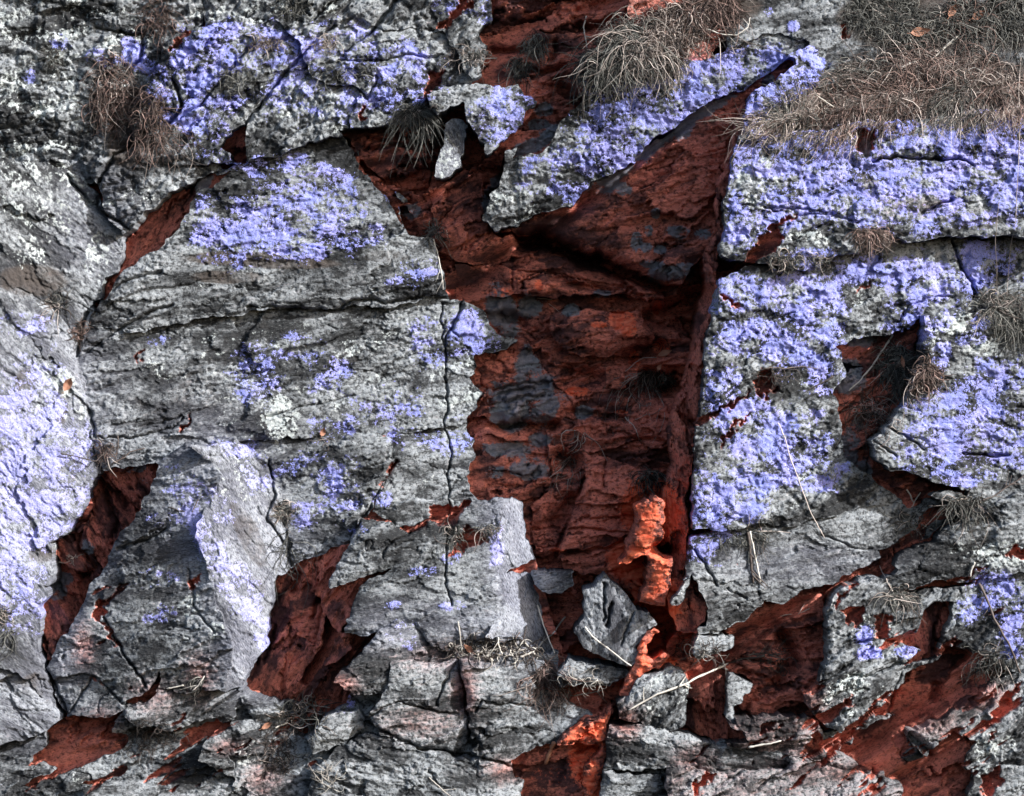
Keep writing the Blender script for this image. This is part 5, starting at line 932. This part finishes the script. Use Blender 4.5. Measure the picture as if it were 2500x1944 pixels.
for lb, pts, r0, r1, mat, sd in (
    ('bleached stick leaning across the foot of the grey plate', U(2,(390,248),(430,295),(500,350),(582,408)), 4*MM, 3*MM, M_TWIG, 0),
    ('bleached stick slanting down left from the squared block corner', U(2,(312,228),(250,295),(190,350)), 3.5*MM, 3*MM, M_TWIG, 0),
    ('white upright stick along the right corner of the squared block', U(2,(192,168),(220,250),(265,365)), 3.2*MM, 2*MM, M_TWIG, 0),
    ('short white stick end at the left of the hanging root bunch', U(2,(120,378),(160,360),(200,348)), 4.5*MM, 3*MM, M_TWIG, 1),
    ('short bleached stick right of the hanging root bunch', U(2,(442,470),(410,492),(378,515)), 3*MM, 2*MM, M_TWIG, 0),
    ('thin pale stick over the thin layered ledge', U(2,(330,552),(400,540),(460,530)), 2.5*MM, 2*MM, M_TWIG, 1),
    ('long grey branch leaning over the bright flaky boulder', U(2,(570,590),(690,525),(800,490),(920,440),(1000,410)), 3*MM, 5*MM, M_TWIG, 5),
    ('dark bowed branch right of the leaning grey branch', U(2,(930,445),(1050,395),(1150,380))+U(3,(40,385),(130,380),(200,405)), 4*MM, 3*MM, M_ROOT, 3),
    ('bleached stick on the flat slab under the lower right hollow', U(2,(1070,745),(1130,735),(1198,718)), 4.5*MM, 3*MM, M_TWIG, 0),
    ('thin white splinter standing left of the driftwood litter', U(1,(886,230),(892,280),(905,360)), 3.5*MM, 2*MM, M_TWIG, 0),
    ('dark twig standing over the driftwood litter', U(1,(1145,278),(1120,310),(1095,340)), 2.5*MM, 2*MM, M_ROOT, 0),
    ('pale curved stick in the driftwood litter', U(1,(1055,295),(1060,330),(1075,360)), 3*MM, 2*MM, M_TWIG, 1),
    ('bleached stick in the straw litter pile at the bottom', U(1,(125,672),(155,660),(190,645)), 3.5*MM, 3*MM, M_TWIG, 0),
    ('thin straw on the rim below the deep red cleft', U(1,(270,592),(310,596),(345,598)), 2*MM, 1.5*MM, M_TWIG, 0),
    ('thick pale straw slanting over the long grass bank', T(3,0,(1640,262),(1540,350),(1420,460)), 5*MM, 4*MM, M_TWIG, 0),
    ('second pale straw lying lower in the long grass bank', T(3,0,(1310,465),(1220,505),(1130,542)), 4*MM, 3*MM, M_TWIG, 0),
    ('pale thin twig at the left of the long grass bank', T(3,0,(555,715),(620,760),(690,810)), 2.5*MM, 1.5*MM, M_TWIG, 2),
    ('dark thin stem crossing the smooth slab at top right', T(3,0,(0,315),(180,355),(370,405)), 2*MM, 1.2*MM, M_ROOT, 1),
    ('dark thin stem over the lower smooth slab at top right', T(3,0,(980,380),(880,410),(830,500)), 2*MM, 1.2*MM, M_ROOT, 1),
    ('white forked twig standing in the red soil', T(2,0,(705,110),(690,190),(700,260),(720,360)), 3*MM, 2*MM, M_TWIG, 2),
    ('white bent straw at the lower end of the top thicket', T(2,0,(765,385),(730,450),(700,560),(645,640),(655,690)), 2*MM, 1.4*MM, M_TWIG, 0),
    ('long arching white stem right of the top thicket', T(2,0,(1580,230),(1700,270),(1800,280),(1890,220),(1905,150)), 2.6*MM, 1.6*MM, M_TWIG, 2),
    ('pale stem across the bottom of the top thicket', T(2,0,(1160,370),(1260,410),(1380,435)), 2.6*MM, 1.6*MM, M_TWIG, 1),
    ('tall thin stalk at the right edge', T(3,0,(2100,420),(2085,700),(2070,1000),(2058,1400))+T(3,1,(2052,200),(2040,500),(2015,800)), 1.8*MM, 1.2*MM, M_STRAW, 0),
    ('fine stalk left of the tall right edge stalk', T(3,1,(1912,110),(1895,350),(1920,600),(1938,790)), 1.4*MM, 1*MM, M_STRAW, 0),
    ('fine stalk dangling over the right slab from the grass bank', T(3,0,(905,700),(920,830),(940,960)), 1.6*MM, 1*MM, M_STRAW, 0),
    ('pale broken stalk across the right hollow', T(3,1,(1162,1080),(1080,1190),(1000,1300),(900,1420),(830,1490)), 4*MM, 2*MM, M_TWIG, 0),
    ('thick white stick at the right edge below the dry tuft', T(3,1,(2160,1020),(2060,1070),(1970,1115)), 7*MM, 3*MM, M_TWIG, 0),
    ('white stick hanging below the tall violet slab', T(3,2,(85,1140),(115,1300),(165,1508)), 3.4*MM, 3*MM, M_TWIG, 0),
    ('black root hanging beside the white stick', T(3,2,(70,1150),(85,1300),(110,1520)), 6*MM, 4*MM, M_ROOT, 3),
    ('long thin root running down the tall violet slab', T(3,2,(285,340),(340,440),(375,600),(440,760),(520,960),(590,1090),(640,1190)), 2.6*MM, 1.5*MM, M_STRAW, 0),
    ('short white twig at the tail of the right hollow', T(3,2,(1260,840),(1285,890),(1312,940)), 3.4*MM, 2.6*MM, M_TWIG, 0),
    ('thin white twig crossing the short one at the hollow tail', T(3,2,(1372,862),(1340,920),(1300,978)), 2.4*MM, 2*MM, M_TWIG, 0),
    ('curved pale stem above the grey tuft on the broken block', T(3,2,(1073,1410),(1100,1520),(1165,1630)), 2*MM, 1.4*MM, M_STRAW, 0),
    ('white upright twig on the right grey ledge', T(3,2,(1750,1370),(1730,1420),(1712,1478)), 3.6*MM, 3*MM, M_TWIG, 0),
    ('dark branching root right of the red diagonal seam', T(3,2,(1780,920),(1900,880),(2020,800),(2140,720)), 4*MM, 2*MM, M_ROOT, 4),
    ('dark root running down through the flaky right rock', U(3,(1010,70),(1050,150),(1075,220),(1120,300),(1150,360),(1180,440)), 5*MM, 3*MM, M_ROOT, 4),
    ('black root lines across the right slab from its dark hole', T(3,1,(700,1390),(620,1440),(540,1480),(490,1510)), 4*MM, 1.5*MM, M_ROOT, 2),
    ('dark roots above the small dark hole in the right slab', T(3,1,(150,1350),(230,1320),(340,1330),(480,1310),(600,1330)), 3*MM, 1.5*MM, M_ROOT, 3),
    ('dark bent twig over the left end of the wedge block', T(0,2,(460,570),(560,580),(700,625),(760,580)), 2.6*MM, 2*MM, M_ROOT, 1),
    ('small dark twig standing on the wedge block', T(0,2,(1480,900),(1465,950),(1445,1005)), 2.6*MM, 2*MM, M_ROOT, 0),
    ('dark twig lying on the wedge block', T(0,2,(1255,962),(1320,980),(1375,1000)), 2.6*MM, 2*MM, M_ROOT, 0),
    ('white stick at the foot of the wedge block', T(0,3,(1372,862),(1310,872),(1255,880)), 3*MM, 2.4*MM, M_TWIG, 0),
    ('leaning pale sticks at the foot of the wedge block', T(0,3,(1525,795),(1480,860),(1435,915)), 2.6*MM, 2*MM, M_TWIG, 2),
    ('dark curved twig above the left red cleft', T(0,2,(865,440),(870,520),(850,580),(800,575)), 2.4*MM, 1.6*MM, M_ROOT, 1),
    ('dark root lying above the left red cleft', T(0,2,(830,640),(920,600),(960,560),(1060,530)), 3.4*MM, 2*MM, M_ROOT, 1),
    ('straw lying across the middle of the red cleft', T(2,1,(340,795),(400,805),(460,815)), 1.8*MM, 1.4*MM, M_STRAW, 1),
    ('thin bent straw in front of the red bulge', T(2,1,(1250,1250),(1140,1250),(1070,1290),(1000,1350)), 1.6*MM, 1.2*MM, M_STRAW, 0),
    ('thin pale root curling under the straw bundle in the cleft', T(2,2,(1010,300),(1060,350),(1090,400),(1115,480)), 2*MM, 1.2*MM, M_STRAW, 0),
    ('straws crossing the lower right red hollow', U(3,(190,215),(260,200),(315,180)), 2.4*MM, 1.8*MM, M_STRAW, 1),
    ('white root thread down the corner of the bedded slab', T(1,1,(1385,360),(1415,470),(1440,600),(1455,740)), 3*MM, 1.6*MM, M_TWIG, 2),
    ('bleached stick at the bottom edge left of the red hollow', U(1,(770,870),(815,915),(860,950)), 2.6*MM, 2*MM, M_TWIG, 1),
    ('red flat splinter hanging over the bottom red hollow', U(2,(262,735),(245,770),(225,825)), 9*MM, 7*MM, M_LEAF, 0),
    ):
    tube(lb, pts, r0, r1, mat, side=sd)
# pale mineral splinter between the two bottom blocks
def leaf(label, x, y, L, W, rot, mat=M_LEAF, name='dead_leaf', cat='leaf'):
    _seed[0] += 1
    rs = np.random.RandomState(_seed[0])
    n, m = 9, 5
    t = np.linspace(0, 1, n)[:, None]; s_ = np.linspace(-1, 1, m)[None]
    wd = W * np.sin(np.pi * t ** .8) * (1 + .1 * rs.normal(size=(n, 1)))
    lx = (t - .5) * L; ly = s_ * wd * .5
    hz = .012 * (1 - np.cos((t - .5) * 3)) + .25 * np.abs(ly) + .002 * rs.normal(size=(n, m)) + 0 * lx
    a = math.radians(rot)
    X = (x - 1250) * S + lx * math.cos(a) - ly * math.sin(a); Z = (972 - y) * S + lx * math.sin(a) + ly * math.cos(a)
    base_h = float(surf(X + 0 * hz, Z + 0 * hz).max())
    Y = -(base_h + .006 + hz)
    V = np.stack([X + 0 * hz, Y, Z + 0 * hz], -1).reshape(-1, 3)
    B2 = V.copy(); B2[:, 1] += .0012
    I = np.arange(n * m).reshape(n, m)
    Q = np.stack([I[:-1, :-1], I[:-1, 1:], I[1:, 1:], I[1:, :-1]], -1).reshape(-1, 4)
    Q = np.concatenate([Q, Q[:, ::-1] + n * m])
    V = np.concatenate([V, B2])
    org = np.array([(x - 1250) * S, -base_h, (972 - y) * S])
    o = add_plant(name, label, cat, V, Q, np.full(len(V), rs.uniform(.4, 1)), mat, org)
    stem = np.array([V[I[0, 2]], V[I[0, 2]] + (V[I[0, 2]] - V[I[2, 2]]) * .8])
    P = np.linspace(stem[0], stem[1], 8)[None]
    v2, q2 = ribbons(P, np.full((1, 8), .0012), rs)
    add_plant('stem', None, None, v2, q2, np.full(len(v2), .6), mat, org, parent=o)
    return o
for lb, (x, y), L, W, rot in (
    ('round tan leaf on the bedded slab', T(1,2,(560,410))[0], .035, .024, 70), ('brown curled leaf in the crack of the left edge', T(0,1,(510,1450))[0], .06, .035, 60),
    ('red leaf in the shade of the top right thicket', T(3,0,(1590,80))[0], .06, .03, 60), ('broad red leaf under the top right grass', T(3,0,(1350,240))[0], .08, .035, 10),
    ('dull red leaf at the right of the top thicket', T(3,0,(1790,110))[0], .07, .03, 30), ('pale red leaf in front of the cleft bulge', T(2,1,(1310,1210))[0], .06, .024, 20),
    ('small orange leaf beside the straw bundle', T(2,1,(1265,1320))[0], .03, .016, 60), ('tan leaf among the driftwood litter', U(1,(930,340))[0], .05, .022, 140),
    ('pale leaf in the bottom left litter', T(0,3,(1980,1170))[0], .05, .02, 30), ('white leaf by the hanging grass tuft', T(3,1,(1230,1280))[0], .05, .016, 100)):
    leaf(lb, x, y, L, W, rot)
